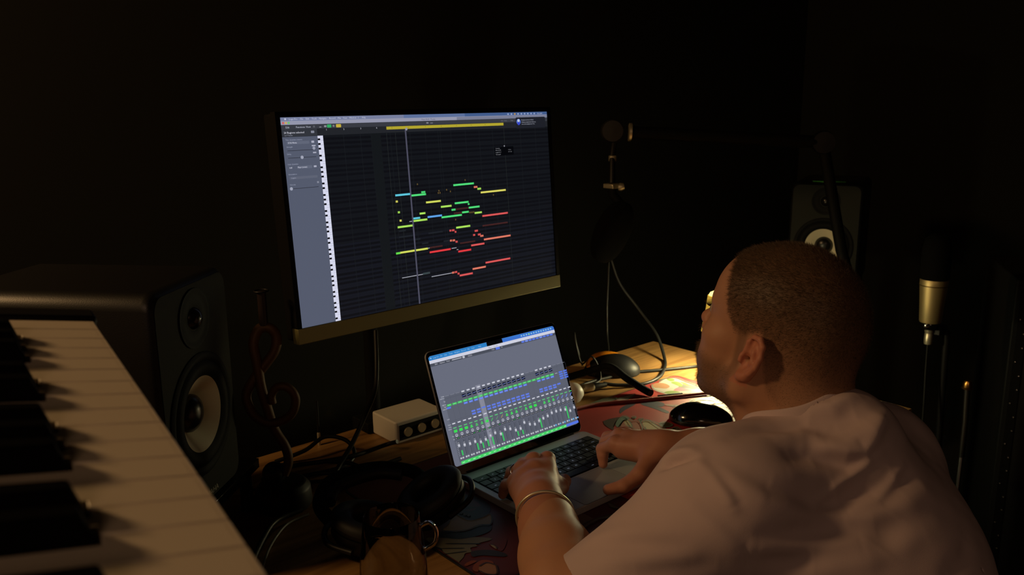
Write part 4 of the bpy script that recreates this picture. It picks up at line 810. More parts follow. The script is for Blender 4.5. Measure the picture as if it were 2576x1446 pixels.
# second bare stand in front of it
s4 = thing('microphone_stand', 'empty chrome-shafted stand with a brass knob at the right edge', 'stand', (1.2802, -0.2901, FZ))
P_top, P_a, P_b, P_c = (Vector(v) for v in ((0, 0, 0.6695), (-0.0187, -0.0108, 0.5773), (-0.0402, -0.0186, 0.4872), (-0.0801, -0.0309, 0.3271)))
obj('brass_knob', MB().lathe([(0.0, 0.012), (0.008, 0.011), (0.0115, 0.004), (0.012, -0.006), (0.014, -0.008), (0.014, -0.010), (0.0, -0.010)], Matrix.Translation(P_top), 20, cap=False), mat('brass', srgb(200, 150, 80), 0.3, metal=1.0), s4)
obj('upper_tube', MB().tube([P_top-Vector((0, 0, 0.01)), P_a, P_b], 0.0075, 12), darkmetal, s4)
pc2 = P_b+(P_c-P_b)*1.0
obj('chrome_shaft', MB().tube([P_b, pc2], 0.0065, 14), silver, s4)
lo = P_b+(P_c-P_b)*2.2; 
obj('lower_tube', MB().tube([pc2, Vector((lo.x, lo.y, 0.30)), Vector((lo.x, lo.y, 0.04))], 0.010, 12), darkmetal, s4)
for k in range(3):
    a = k*2*PI/3+0.7; obj('leg', MB().tube([(lo.x, lo.y, 0.16), (lo.x+0.22*math.cos(a), lo.y+0.22*math.sin(a), 0.010)], 0.008, 10), darkmetal, s4)
# equipment rack with pale screws, far right
rk = thing('equipment_rack', 'dark equipment rack with rows of tiny screws at the right edge', 'rack', (1.714, -0.494, FZ), -1.04)
obj('cabinet', MB().box((0, 0.20, 0.45), (0.50, 0.40, 0.90)), mat('rack_black', srgb(12, 11, 11), 0.7), rk, bevel=0.004)
for x in (-0.225, 0.225):
    rl = obj('rail', MB().box((x, -0.002, 0.45), (0.022, 0.004, 0.84)), black, rk)
    for k in range(20): obj('screw', MB().lathe([(0, 0.0032), (0.0028, 0.0022), (0.0036, 0)], axisM((x+(0.007 if k % 3 else -0.006), -0.004, 0.05+k*0.041), (0, -1, 0)), 10), silver, rl)
# head frame: f forward, s toward the person's left ear, u up
HF = np.array([-0.03, 0.975, 0.20]); HF /= np.linalg.norm(HF)
HS = np.array([-1.0, -0.06, 0.02]); HS -= HF*(HS @ HF); HS /= np.linalg.norm(HS)
HU = np.cross(HF, HS); HO = np.array([0.014, -0.495, 0.329])
HR = np.stack([HF, HS, HU])
Hd = lambda f, s, u: HO+f*HF+s*HS+u*HU
BL = HR.T
body = SDF()
def he(c, r, k=0.012, op='u', rot=None):
    Bm = BL if rot is None else BL @ rot
    body.ell(Hd(*c), r, k, Bm, op)
def hc(a, b, ra, rb, k=0.01, op='u'): body.cap(Hd(*a), Hd(*b), ra, rb, k, op)
he((-0.009, 0, 0.052), (0.096, 0.076, 0.084))
he((0.044, 0, 0.050), (0.053, 0.064, 0.060), 0.02)
he((-0.052, 0, 0.028), (0.056, 0.064, 0.062), 0.02)
he((0.042, 0, -0.020), (0.050, 0.060, 0.072), 0.03)
for s_ in (1, -1):
    he((0.058, s_*0.046, -0.008), (0.026, 0.021, 0.019), 0.018)
    he((0.056, s_*0.036, -0.046), (0.032, 0.027, 0.034), 0.02)
    hc((0.002, s_*0.056, -0.052), (0.070, s_*0.022, -0.088), 0.019, 0.017, 0.02)
    hc((-0.008, s_*0.060, -0.010), (0.002, s_*0.056, -0.052), 0.016, 0.019, 0.025)
    hc((0.088, s_*0.012, 0.040), (0.073, s_*0.044, 0.038), 0.009, 0.008, 0.012)
he((0.080, 0, -0.086), (0.019, 0.022, 0.017), 0.018)
he((0.083, 0, -0.050), (0.020, 0.028, 0.024), 0.018)
for s_ in (1, -1): he((0.096, s_*0.031, 0.022), (0.018, 0.015, 0.012), 0.010, 's')
for s_ in (1, -1):
    he((0.0740, s_*0.031, 0.022), (0.0155, 0.0150, 0.0145), 0.004)
    he((0.099, s_*0.0125, -0.017), (0.010, 0.008, 0.008), 0.007)
hc((0.086, 0, 0.030), (0.107, 0, -0.004), 0.0070, 0.0090, 0.010)
he((0.109, 0, -0.008), (0.0110, 0.0105, 0.0095), 0.007)
for s_ in (1, -1): he((0.103, s_*0.007, -0.025), (0.007, 0.0032, 0.007), 0.003, 's')
hc((0.101, -0.014, -0.0465), (0.101, 0.014, -0.0465), 0.0055, 0.0055, 0.005)
hc((0.099, -0.012, -0.058), (0.099, 0.012, -0.058), 0.0065, 0.0065, 0.005)
hc((0.109, -0.022, -0.052), (0.109, 0.022, -0.052), 0.0022, 0.0022, 0.003, 's')
# ears
def ear(s_):
    ang = 0.42
    o = np.array([math.cos(ang), s_*math.sin(ang)*-1, 0]); 
    E0 = np.array([0.004, s_*0.074, -0.004])
    fw = np.array([-math.cos(ang), s_*math.sin(ang), -0.08]); up3 = np.array([-0.16, 0.0, 0.985]); nn = np.cross(fw, up3)
    nn /= np.linalg.norm(nn); nn *= (1 if nn[1]*s_ > 0 else -1)
    P = lambda a, b, c=0: E0+fw*a+up3*b+nn*c     # a backwards/out, b up, c outward normal
    body.ell(Hd(*P(0.016, 0.002, -0.001)), (0.017, 0.0045, 0.030), 0.004, (HR.T @ np.stack([fw/np.linalg.norm(fw), nn, up3/np.linalg.norm(up3)], 1)))
    hel = [(0.004, 0.006), (0.004, 0.020), (0.010, 0.030), (0.020, 0.0325), (0.029, 0.026), (0.033, 0.012), (0.0315, -0.003), (0.026, -0.015), (0.019, -0.025)]
    for a, b in zip(hel[:-1], hel[1:]): hc(P(*a, 0.003), P(*b, 0.003), 0.0036, 0.0036, 0.003)
    hc(P(0.012, -0.027, 0.001), P(0.018, -0.024, 0.001), 0.0078, 0.007, 0.005)         # lobe
    for a, b in zip([(0.012, 0.018), (0.020, 0.012), (0.023, 0.000)], [(0.020, 0.012), (0.023, 0.000), (0.017, -0.012)]): hc(P(*a, 0.003), P(*b, 0.003), 0.0028, 0.0028, 0.004)
    hc(P(0.002, -0.002, 0.003), P(0.003, -0.008, 0.004), 0.0045, 0.0040, 0.004)         # tragus
    body.ell(Hd(*P(0.0125, -0.004, 0.004)), (0.0070, 0.0060, 0.0100), 0.003, HR.T @ np.stack([fw/np.linalg.norm(fw), nn, up3/np.linalg.norm(up3)], 1), 's')
    hc(P(0.010, -0.003, 0.004), P(0.006, -0.002, -0.010), 0.0042, 0.003, 0.002, 's')
    hc(P(0.012, 0.024, 0.004), P(0.021, 0.0225, 0.004), 0.0022, 0.0022, 0.002, 's')
    hc(P(0.021, 0.0225, 0.004), P(0.0275, 0.006, 0.004), 0.0020, 0.0016, 0.002, 's')
    hc(P(0.011, 0.024, 0.004), P(0.013, 0.010, 0.004), 0.0030, 0.0026, 0.003, 's')
ear(1); ear(-1)
# neck and upper trunk
NB_ = np.array([0.005, -0.575, 0.185])
body.cap(Hd(-0.030, 0, -0.010), NB_, 0.058, 0.066, 0.03)
body.cap(Hd(0.020, 0, -0.070), NB_+np.array([0, 0.045, -0.01]), 0.040, 0.050, 0.03)
for s_ in (1, -1): body.cap(Hd(-0.02, s_*0.045, -0.03), NB_+np.array([-s_*0.03, 0.06, -0.02]), 0.018, 0.016, 0.02)
LSH = np.array([-0.165, -0.535, 0.165]); RSH = np.array([0.175, -0.565, 0.130])
LEL = np.array([-0.318, -0.448, 0.034]); REL = np.array([0.285, -0.400, 0.045])
LWR = np.array([-0.190, -0.250, 0.074]); RWR = np.array([0.098, -0.245, 0.074])
body.cap(NB_, LSH, 0.056, 0.050, 0.04); body.cap(NB_, RSH, 0.056, 0.050, 0.04)
body.cap([-0.07, -0.60, 0.08], [0.08, -0.61, 0.07], 0.075, 0.075, 0.04); body.cap([0, -0.64, 0.05], [0, -0.74, -0.25], 0.10, 0.11, 0.05)
body.cap([0, -0.74, -0.25], [0, -0.74, -0.32], 0.11, 0.12, 0.05)
def limb(a, b, rs, k=0.02):
    n = len(rs)-1
    for i in range(n): body.cap(a+(b-a)*i/n, a+(b-a)*(i+1)/n, rs[i], rs[i+1], k)
limb(LSH, LEL, [0.050, 0.049, 0.049, 0.047]); limb(RSH, REL, [0.050, 0.049, 0.049, 0.047])
limb(LEL, LWR, [0.047, 0.0535, 0.048, 0.0385, 0.0315], 0.02); limb(REL, RWR, [0.045, 0.050, 0.045, 0.035, 0.027], 0.02)
# hands
def hand(wr, mcps, pips, tips, thumb, wrw=0.026, g=1.0):
    wr = np.array(wr); M = [np.array(m) for m in mcps]
    for i, m in enumerate(M):
        a = wr+(m-wr)*0.12+(M[i]-M[1])*0.45
        body.cap(a, m, 0.0155, 0.0118, 0.014)
        body.ell(m+np.array([0, 0, 0.0015]), (0.0118,)*3, 0.006)
    for i in range(3): body.cap((M[i]*0.75+wr*0.25), (M[i+1]*0.75+wr*0.25), 0.0115, 0.0115, 0.012)
    body.cap(wr, wr+(M[1]-wr)*0.35, wrw, 0.021, 0.02)
    dn = np.array([0, 0, -0.012]); body.cap(wr+(M[0]-wr)*0.3+dn, wr+(M[0]-wr)*0.85+dn, 0.019, 0.0145, 0.015); body.cap(wr+(M[3]-wr)*0.3+dn, wr+(M[3]-wr)*0.85+dn, 0.018, 0.013, 0.015)
    for m, p_, t_ in zip(M, pips, tips):
        p_, t_ = np.array(p_), np.array(t_); d = p_+(t_-p_)*0.52+np.array([0, 0, 0.003])
        body.cap(m, p_, 0.0108*g, 0.0096*g, 0.006); body.cap(p_, d, 0.0096*g, 0.0086*g, 0.004); body.cap(d, t_, 0.0086*g, 0.0073*g, 0.004)
    th = [np.array(t) for t in thumb]
    body.cap(th[0], th[1], 0.017, 0.0135, 0.016); body.cap(th[1], th[2], 0.0125, 0.0108, 0.006); body.cap(th[2], th[3], 0.0108, 0.0088, 0.005)
L_M = [(-0.090, -0.158, 0.080), (-0.115, -0.152, 0.084), (-0.140, -0.152, 0.077), (-0.160, -0.160, 0.064)]
L_P = [(-0.076, -0.122, 0.060), (-0.103, -0.113, 0.062), (-0.130, -0.116, 0.056), (-0.153, -0.130, 0.046)]
L_T = [(-0.074, -0.106, 0.0245), (-0.100, -0.096, 0.0245), (-0.128, -0.102, 0.0240), (-0.150, -0.116, 0.0235)]
hand(LWR, L_M, L_P, L_T, [(-0.150, -0.225, 0.062), (-0.098, -0.196, 0.050), (-0.066, -0.172, 0.040), (-0.052, -0.146, 0.026)])
R_M = [(0.064, -0.166, 0.066), (0.086, -0.156, 0.071), (0.110, -0.152, 0.064), (0.130, -0.160, 0.053)]
R_P = [(0.062, -0.138, 0.048), (0.084, -0.126, 0.052), (0.104, -0.112, 0.050), (0.127, -0.122, 0.043)]
R_T = [(0.056, -0.146, 0.0245), (0.082, -0.120, 0.0245), (0.101, -0.102, 0.0245), (0.124, -0.108, 0.0235)]
hand(RWR, R_M, R_P, R_T, [(0.070, -0.240, 0.062), (0.038, -0.246, 0.046), (0.008, -0.236, 0.030), (-0.012, -0.220, 0.0245)], g=1.1)
BV, BF = body.mesh((-0.40, -0.90, -0.46), (0.37, -0.05, 0.50), 0.0022)
BN = vnormals(BV, BF)
# pigment: skin tone, cropped hair, beard stubble of the skin itself; hands also carry painted shade
loc = (BV-HO) @ HR.T; f_, s_c, u_c = loc[:, 0], loc[:, 1], loc[:, 2]
sm = lambda a, b, x: np.clip((x-a)/(b-a), 0, 1)**2*(3-2*np.clip((x-a)/(b-a), 0, 1))
nz = vnoise(BV, 420, 3)*0.5+vnoise(BV, 900, 5)*0.5
as_ = np.abs(s_c)
near = (u_c > -0.13) & (np.abs(f_) < 0.16) & (as_ < 0.1)
hl = 0.086-0.020*sm(0.0, 0.05, as_)                           # front hairline in f, runs up over the brow
front = 0.074-1.3*(0.074-u_c).clip(0, 1)*0
# scalp: above a line that falls from forehead over the temple to the ear, then to the nape
line_f = np.interp(f_, [-0.13, -0.07, -0.035, -0.012, 0.012, 0.030, 0.046, 0.056, 0.066, 0.085, 0.10], [-0.085, -0.075, -0.045, 0.030, 0.018, 0.016, 0.040, 0.072, 0.090, 0.108, 0.12])
scalp = sm(-0.006, 0.010, u_c-line_f+nz*0.0015)*near
fade = np.interp(u_c, [-0.09, -0.02, 0.03, 0.07], [0.2, 0.42, 0.75, 1.0])
beard = sm(0.0, 0.02, f_-0.004)*sm(0.006, -0.016, u_c+0.030-0.012*(as_ < 0.02))*(u_c > -0.12)*near
beard = np.maximum(beard, sm(0.012, 0.002, np.abs(u_c+0.036))*sm(0.092, 0.098, f_)*(as_ < 0.03)*near)
side = sm(0.012, 0.004, np.abs(f_-0.016))*sm(-0.05, -0.02, u_c)*sm(0.035, 0.02, u_c)*(as_ > 0.05)*near
isear = (as_ > 0.0775) & (np.abs(f_+0.012) < 0.05) & (np.abs(u_c) < 0.045) & near
skin = np.array([0.50, 0.255, 0.155]); red = np.array([0.56, 0.20, 0.13]); hairc = np.array([0.070, 0.042, 0.024]); ink = np.array([0.10, 0.06, 0.04])
colr = np.tile(skin, (len(BV), 1))*(1+0.03*nz[:, None])
mx_ = lambda A, b, t: A*(1-t[:, None])+b*t[:, None]
colr = mx_(colr, red, 0.7*isear.astype(float)); colr = mx_(colr, red, 0.35*sm(0.09, 0.115, f_)*near)
colr = mx_(colr, hairc, scalp*fade*0.85*(~isear)); colr = mx_(colr, hairc*1.3, beard*0.55*(~isear)); colr = mx_(colr, hairc, side*0.5)
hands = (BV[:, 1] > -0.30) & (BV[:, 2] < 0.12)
colr = mx_(colr, red*0.72, 0.5*hands.astype(float))  # darker, redder tint stands in for shade falling on the hands
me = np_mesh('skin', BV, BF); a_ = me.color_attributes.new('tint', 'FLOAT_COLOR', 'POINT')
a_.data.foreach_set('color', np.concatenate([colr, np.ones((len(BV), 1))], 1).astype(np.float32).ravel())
skin_m = mat('skin', (0.5, 0.25, 0.15), 0.52, spec=0.35, sub=0.12, attr='tint', bump=(700, 0.12, 0.0006))
person = thing('person', 'man in a loose pale mauve t-shirt seen from behind, typing on the laptop', 'person', (0, 0, 0))
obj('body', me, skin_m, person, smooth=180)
for s_ in (1, -1):
    e = Hd(0.0750, s_*0.031, 0.022); obj('eye', MB().lathe([(0.0, -0.0125)]+[(0.0125*math.cos(a), 0.0125*math.sin(a)) for a in np.linspace(-1.4, 1.4, 12)]+[(0, 0.0125)], axisM(e+HF*0.0037, HF), 20, cap=False), mat('eye_white', srgb(190, 180, 170), 0.2), person)
    eo = bpy.data.objects[sorted([o.name for o in person.children if o.name.startswith('eye') and 'brow' not in o.name and 'lash' not in o.name])[-1]]
    obj('iris', MB().lathe([(0.0058, 0.01115), (0.0058, 0.0115), (0.0024, 0.01262), (0.0, 0.01275)], axisM(e+HF*0.0037, HF), 20, cap=False), mat('iris_brown', srgb(62, 40, 24), 0.2), eo)
    obj('pupil', MB().lathe([(0.0024, 0.01268), (0.0, 0.0129)], axisM(e+HF*0.0037, HF), 16, cap=False), mat('pupil_black', srgb(5, 5, 5), 0.15), eo)
    br = MB()
    for k in range(46):
        t = k/45; q = np.array([0.089-0.020*t**2, s_*(0.012+0.036*t), 0.046+0.004*math.sin(t*2.6)])+rng.normal(size=3)*0.0012
        d = Vector(HS*s_*0.7+HU*0.5+HF*0.5).normalized()*0.006; p0 = Vector(Hd(*q)); br.tube([p0, p0+d], [0.0004, 0.0001], 4)
    obj('eyebrow', br, mat('hair', (0.05, 0.03, 0.018), 0.7), person, smooth=None)
    el = MB()
    for k in range(26):
        t = k/25-0.5; p0 = Vector(Hd(0.0890, s_*(0.031+t*0.02), 0.0235)); d = Vector(HF*0.8+HU*0.45+HS*s_*t*0.9).normalized()*0.009
        el.tube([p0, p0+d*0.6+Vector(HU)*0.0004, p0+d+Vector(HU)*0.002], [0.0003, 0.00025, 0.0001], 3)
    obj('eyelashes', el, mat('hair', (0, 0, 0)), person, smooth=None)
# cropped hair: short blades over scalp, moustache and beard
def blades(name, prob, n, ln, wd, flow, m, seed):
    r = np.random.default_rng(seed); area = prob/(prob.sum()); idx = r.choice(len(BV), n, p=area)
    P = BV[idx]+r.normal(size=(n, 3))*0.0011; N = BN[idx]; d = N*0.55+flow[None]*0.75+r.normal(size=(n, 3))*0.22; d -= N*np.minimum((d*N).sum(1), 0)[:, None]; d /= np.linalg.norm(d, axis=1)[:, None]
    L = ln[idx]*r.uniform(0.6, 1.25, n); s = np.cross(d, N+r.normal(size=(n, 3))*0.6); s /= np.linalg.norm(s, axis=1)[:, None]; P = P-N*0.0006
    V = np.stack([P-s*wd, P+s*wd, P+d*L[:, None]], 1).reshape(-1, 3); F = np.arange(3*n).reshape(-1, 3)
    return obj(name, np_mesh(name, V, F), m, person, smooth=None)
hair_m = mat('cropped_hair', (0.085, 0.052, 0.030), 0.6, spec=0.4)
LNG = np.interp(u_c, [-0.08, -0.02, 0.02, 0.05, 0.09], [0.0008, 0.0015, 0.0028, 0.0045, 0.006])
flow_h = HF*0.75-HU*0.35
pr_ = scalp*near*(~isear)*(loc[:, 0]**2 < 0.04)*np.interp(u_c, [-0.09, -0.03, 0.03], [0.2, 0.5, 1.0])
blades('hair', pr_+0, 90000, LNG, 0.00016, flow_h, hair_m, 4)
bp_ = beard*near*(~isear)*(f_ > 0.0)
blades('beard', bp_*(0.35+1.5*sm(0.085, 0.1, f_)), 14000, np.where(f_ > 0.088, 0.0062, 0.0025), 0.00013, -HU*0.7+HF*0.4, mat('beard_hair', (0.10, 0.060, 0.032), 0.6), 6)
# bracelet and ring
fa = LWR-LEL; fa /= np.linalg.norm(fa); bc = LWR-fa*0.034; M_ = axisM(bc, fa)
ax1 = Vector(M_.col[0][:3]); ax2 = Vector(M_.col[1][:3])
bt = spline([Vector(bc)+ax1*0.0405*math.cos(a)+ax2*0.0405*math.sin(a)+Vector(fa)*0.006*math.sin(a+1.0) for a in np.linspace(0, 2*PI, 20, endpoint=False)], 4, True)
obj('bracelet', MB().tube(bt, 0.0022, 10, closed=True), nickel, person)
rgc = (np.array(L_M[2])*0.5+np.array(L_P[2])*0.5); obj('finger_ring', MB().tube([axisM(rgc, np.array(L_P[2])-np.array(L_M[2])) @ Vector((0.0107*math.cos(a), 0.0107*math.sin(a), 0)) for a in np.linspace(0, 2*PI, 24, endpoint=False)], 0.0018, 8, closed=True), silver, person)

# ---------------------------------------------------------------- t-shirt
sh = SDF()
tv = np.array
sh.cap(LSH+tv([0.03, -0.01, 0.0]), RSH+tv([-0.02, -0.01, 0.005]), 0.088, 0.085, 0.05)
sh.cap(NB_+tv([0, -0.005, -0.005]), LSH+tv([0.02, 0, 0.0]), 0.074, 0.072, 0.05)
sh.cap(NB_+tv([0, -0.005, -0.005]), RSH+tv([-0.01, 0, 0.0]), 0.074, 0.070, 0.05)
sh.cap(NB_+tv([0.006, -0.022, 0.036]), NB_+tv([0.0, -0.03, -0.02]), 0.062, 0.078, 0.05)
sh.cap([-0.06, -0.60, 0.06], [0.09, -0.61, 0.05], 0.112, 0.112, 0.06)
sh.cap([0.02, -0.64, 0.03], [0.01, -0.76, -0.24], 0.150, 0.165, 0.07)
sh.ell([0.0, -0.52, -0.02], (0.15, 0.10, 0.17), 0.06)
LA = LEL-LSH; LAn = LA/np.linalg.norm(LA)
sh.cap(LSH, LSH+LA*0.95, 0.072, 0.070, 0.04)
RA = REL-RSH; sh.cap(RSH, RSH+RA*0.88, 0.070, 0.068, 0.04)
hemL = LSH+LA*0.83; hemR = RSH+RA*0.74
CUTS = [(NB_+tv([0.0, 0.022, 0.0]), tv([0.012, -0.50, 0.34]), 0.074)]
PL = [(hemL, LAn, 0.13), (hemR, RA/np.linalg.norm(RA), 0.13)]
SV, SF = sh.mesh((-0.42, -0.98, -0.42), (0.42, -0.28, 0.34), 0.0032)
keep = np.ones(len(SV), bool)                     # open the sleeves and the neck
for p_, n_, rad in PL: keep &= ~(((SV-p_) @ n_ > 0) & (np.linalg.norm(SV-p_, axis=1) < rad))
def cyl(V):
    a, b, r = CUTS[0]; ax = (b-a)/np.linalg.norm(b-a); t = (V-a) @ ax; rd = V-a-t[:, None]*ax; return t, np.linalg.norm(rd, axis=1), rd, ax
t_, r_c, rd_, ax_c = cyl(SV); inside = (t_ > -0.05) & (r_c < CUTS[0][2])
bottom = SV[:, 2] < -0.37
keep &= ~inside & ~bottom
SF = SF[keep[SF].any(1)]
for p_, n_, rad in PL:
    d_ = (SV-p_) @ n_; m_ = (~keep) & (d_ > 0) & (np.linalg.norm(SV-p_, axis=1) < rad+0.01); SV[m_] -= n_*d_[m_][:, None]
m_ = inside & ~keep; SV[m_] += rd_[m_]/(r_c[m_][:, None]+1e-9)*(CUTS[0][2]-r_c[m_])[:, None]
SN = vnormals(SV, SF)
FOLDS = [[[[-0.205,-0.526,0.24],[-0.199,-0.575,0.236],[-0.185,-0.61,0.217],[-0.14,-0.636,0.19],[-0.096,-0.662,0.178],[-0.055,-0.69,0.182],[0.007,-0.702,0.19]],0.006,0.016],[[[-0.2,-0.535,0.244],[-0.191,-0.587,0.234],[-0.175,-0.612,0.219],[-0.135,-0.633,0.198],[-0.096,-0.654,0.186],[-0.053,-0.68,0.194],[-0.002,-0.688,0.204]],-0.008,0.014],[[[-0.084,-0.664,0.187],[-0.055,-0.679,0.194],[-0.029,-0.682,0.204],[0.0,-0.679,0.216]],0.005,0.007],[[[-0.121,-0.638,0.194],[-0.082,-0.645,0.208],[-0.047,-0.656,0.224],[-0.022,-0.662,0.233]],0.004,0.006],[[[-0.091,-0.647,0.198],[-0.057,-0.666,0.205],[-0.019,-0.68,0.21]],-0.007,0.02],[[[-0.145,-0.611,0.231],[-0.092,-0.632,0.215],[-0.055,-0.655,0.218]],0.003,0.015],[[[-0.119,-0.602,0.24],[-0.09,-0.612,0.237],[-0.076,-0.628,0.231],[-0.065,-0.642,0.225],[-0.04,-0.656,0.23]],-0.009,0.012],[[[-0.092,-0.605,0.242],[-0.063,-0.631,0.238],[-0.041,-0.65,0.237],[-0.023,-0.651,0.251],[-0.002,-0.648,0.264]],0.008,0.01],[[[-0.069,-0.618,0.245],[-0.045,-0.636,0.252],[-0.019,-0.645,0.261],[0.028,-0.644,0.266]],0.006,0.01],[[[-0.055,-0.585,0.267],[-0.042,-0.61,0.269],[-0.02,-0.627,0.275]],-0.008,0.014],[[[-0.067,-0.602,0.255],[-0.05,-0.624,0.257],[-0.019,-0.641,0.265]],-0.006,0.014],[[[-0.048,-0.577,0.271],[-0.031,-0.603,0.279],[0.001,-0.612,0.286]],0.006,0.01],[[[-0.159,-0.545,0.259],[-0.107,-0.558,0.259],[-0.067,-0.58,0.261],[-0.059,-0.611,0.257]],-0.006,0.013],[[[-0.11,-0.579,0.254],[-0.074,-0.594,0.254],[-0.065,-0.615,0.251]],0.003,0.01],[[[-0.207,-0.53,0.24],[-0.212,-0.558,0.232],[-0.216,-0.583,0.215],[-0.216,-0.591,0.205]],0.005,0.008],[[[-0.207,-0.542,0.24],[-0.211,-0.568,0.229],[-0.211,-0.592,0.212]],-0.004,0.008],[[[-0.208,-0.611,0.169],[-0.156,-0.638,0.17],[-0.109,-0.663,0.167],[-0.077,-0.687,0.169]],-0.006,0.014],[[[-0.202,-0.616,0.16],[-0.142,-0.648,0.156],[-0.1,-0.683,0.155]],0.006,0.014],[[[-0.2,-0.616,0.145],[-0.172,-0.633,0.137],[-0.148,-0.653,0.137]],-0.005,0.016],[[[-0.189,-0.619,0.128],[-0.15,-0.656,0.128],[-0.104,-0.694,0.139],[-0.033,-0.722,0.157]],0.004,0.014],[[[-0.299,-0.523,0.127],[-0.267,-0.555,0.134],[-0.233,-0.586,0.136]],-0.004,0.015],[[[-0.309,-0.49,0.133],[-0.285,-0.53,0.14],[-0.255,-0.564,0.145]],0.003,0.012],[[[-0.214,-0.607,0.16],[-0.209,-0.608,0.143],[-0.203,-0.607,0.123]],-0.0015,0.003],[[[-0.238,-0.545,0.203],[-0.232,-0.583,0.182],[-0.219,-0.603,0.159]],0.003,0.012],[[[-0.234,-0.551,0.206],[-0.228,-0.586,0.188],[-0.214,-0.607,0.169]],-0.003,0.01],[[[-0.214,-0.488,0.216],[-0.211,-0.501,0.227],[-0.207,-0.53,0.24]],-0.009,0.006],[[[-0.199,-0.477,0.218],[-0.202,-0.5,0.234],[-0.201,-0.529,0.244]],0.005,0.01],[[[-0.296,-0.457,0.14],[-0.279,-0.506,0.159],[-0.258,-0.547,0.167]],0.004,0.012],[[[-0.303,-0.464,0.137],[-0.285,-0.51,0.153],[-0.261,-0.549,0.16]],-0.004,0.012],[[[-0.05,-0.697,0.177],[-0.07,-0.7,0.161],[-0.085,-0.7,0.149]],-0.005,0.018],[[[-0.028,-0.754,0.119],[0.0,-0.757,0.127],[0.027,-0.75,0.137]],-0.004,0.012]]
def fold_disp(V):
    H = np.zeros(len(V))
    for pts, amp, wd in FOLDS:
        P = np.array(pts); best = np.full(len(V), 9.0); tt = np.zeros(len(V))
        for i in range(len(P)-1):
            ba = P[i+1]-P[i]; h = np.clip(((V-P[i]) @ ba)/(ba @ ba), 0, 1); d = np.linalg.norm(V-P[i]-h[:, None]*ba, axis=1)
            m = d < best; best[m] = d[m]; tt[m] = (i+h[m])/(len(P)-1)
        H += amp*np.exp(-(best/wd)**2)*np.sin(np.clip(tt*0.9+0.05, 0, 1)*PI)**0.5
    return H
disp = fold_disp(SV)+0.0016*vnoise(SV, 38, 11)+0.0008*vnoise(SV, 95, 12)
SV2 = SV+SN*disp[:, None]
shirt_m = mat('tshirt_cotton', srgb(205, 183, 186), 0.85, spec=0.2, bump=(1400, 0.25, 0.0006))
sm_ = np_mesh('tshirt', SV2, SF)
tso = obj('tshirt', sm_, shirt_m, person, smooth=180)
so = tso.modifiers.new('cloth', 'SOLIDIFY'); so.thickness = 0.003; so.offset = -1
# ribbed collar following the opening
ca, cb = CUTS[0][0], CUTS[0][1]; cax = (cb-ca)/np.linalg.norm(cb-ca); Mx = axisM(ca, cax); colpts = []
for a in np.linspace(0, 2*PI, 48, endpoint=False):
    e1 = np.array(Mx.col[0][:3]); e2 = np.array(Mx.col[1][:3]); dr = e1*math.cos(a)+e2*math.sin(a); 
    ts = np.linspace(-0.06, 0.13, 120); Q = ca+cax*ts[:, None]+dr*0.0745; d = SDF.ev(sh, Q); k = np.where(d < -0.002)[0]; t0 = ts[k[-1]] if len(k) else 0
    colpts.append(Vector(ca+cax*t0+dr*0.0745))
cm = MB(); n = len(colpts); cs = [sum((colpts[(i+j) % n] for j in (-2, -1, 0, 1, 2)), Vector())/5 for i in range(n)]
vs = []; ctr_ = sum(cs, Vector())/n
for i, p in enumerate(cs):
    o_ = (p-ctr_).normalized(); cz = Vector(cax)
    for a, b in ((-0.002, 0.010), (0.0015, 0.0105), (0.0035, 0.004), (0.005, -0.008), (0.002, -0.010), (-0.002, -0.002)): vs.append(p+o_*a+cz*b)
fs = [(i*6+k, i*6+(k+1) % 6, ((i+1) % n)*6+(k+1) % 6, ((i+1) % n)*6+k) for i in range(n) for k in range(6)]
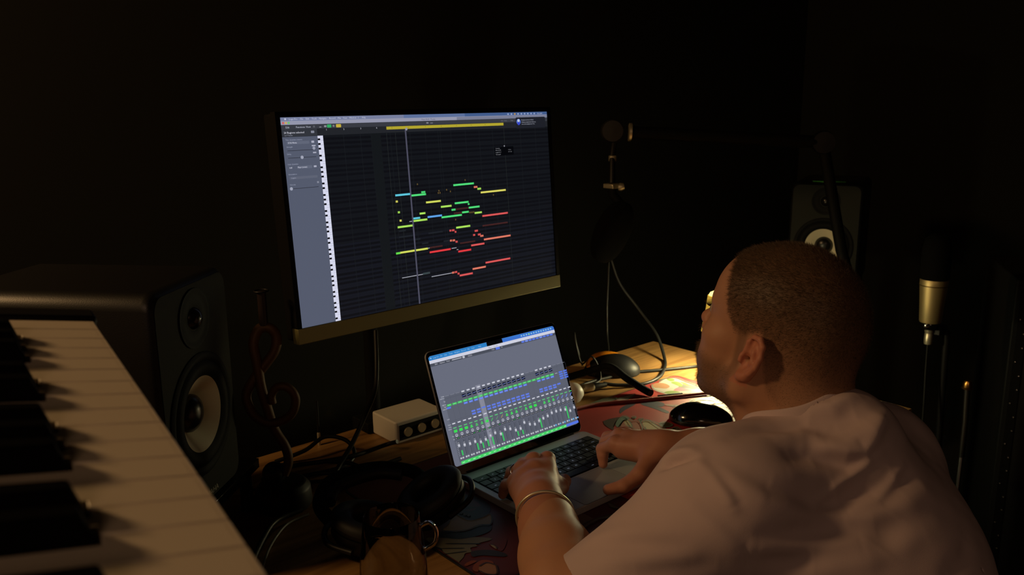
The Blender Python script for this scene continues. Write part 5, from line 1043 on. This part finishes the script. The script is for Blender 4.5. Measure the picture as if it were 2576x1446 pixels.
cm.add(vs, [f[::-1] for f in fs]); co = obj('collar', cm, shirt_m, person, smooth=180); 
md = co.modifiers.new('sub', 'SUBSURF'); md.levels = 1; md.render_levels = 2
# trousers, shoes and a chair below the frame
tr_ = SDF()
for s_ in (-0.11, 0.11):
    hip = tv([s_*0.8, -0.74, -0.30]); kn = tv([s_*1.3, -0.32, -0.27]); an = tv([s_*1.3, -0.34, -0.66])
    tr_.cap(hip, kn, 0.095, 0.070, 0.04); tr_.cap(kn, an, 0.068, 0.055, 0.03)
tr_.cap([-0.07, -0.75, -0.27], [0.07, -0.75, -0.27], 0.12, 0.12, 0.04)
TV, TF = tr_.mesh((-0.36, -0.95, -0.74), (0.36, -0.15, -0.08), 0.012, refine=1)
obj('trousers', np_mesh('trousers', TV, TF), mat('dark_cloth', srgb(30, 30, 36), 0.9), person, smooth=180)
for s_ in (-0.143, 0.143):
    sb = SDF(); sb.ell([s_, -0.27, -0.705], (0.048, 0.13, 0.045), 0.02); sb.ell([s_, -0.33, -0.68], (0.045, 0.06, 0.055), 0.02); sb.plane([0, 0, FZ+0.002], [0, 0, -1])
    V, F = sb.mesh((s_-0.07, -0.43, FZ-0.02), (s_+0.07, -0.10, -0.60), 0.008, refine=1); obj('shoe', np_mesh('shoe', V, F), black, person, smooth=180)
ch = thing('office_chair', 'dark office chair under the seated man, mostly below the picture', 'chair', (0, -0.78, FZ))
obj('seat', MB().prism(rrect(0.44, 0.44, 0.06, 6, 0, 0.03), 0.28, 0.335), blackm, ch, bevel=0.012)
obj('column', MB().lathe([(0.026, 0.07), (0.026, 0.28)], n=20), darkmetal, ch)
for k in range(5):
    a = k*2*PI/5+0.3; c_, s__ = math.cos(a), math.sin(a)
    obj('leg', MB().tube([(0, 0, 0.085), (0.27*c_, 0.27*s__, 0.060)], [0.022, 0.014], 10), black, ch)
    obj('caster', MB().lathe([(0.0, -0.012), (0.024, -0.012), (0.024, 0.012), (0, 0.012)], axisM((0.27*c_, 0.27*s__, 0.026), (s__, -c_, 0)), 18), black, ch)
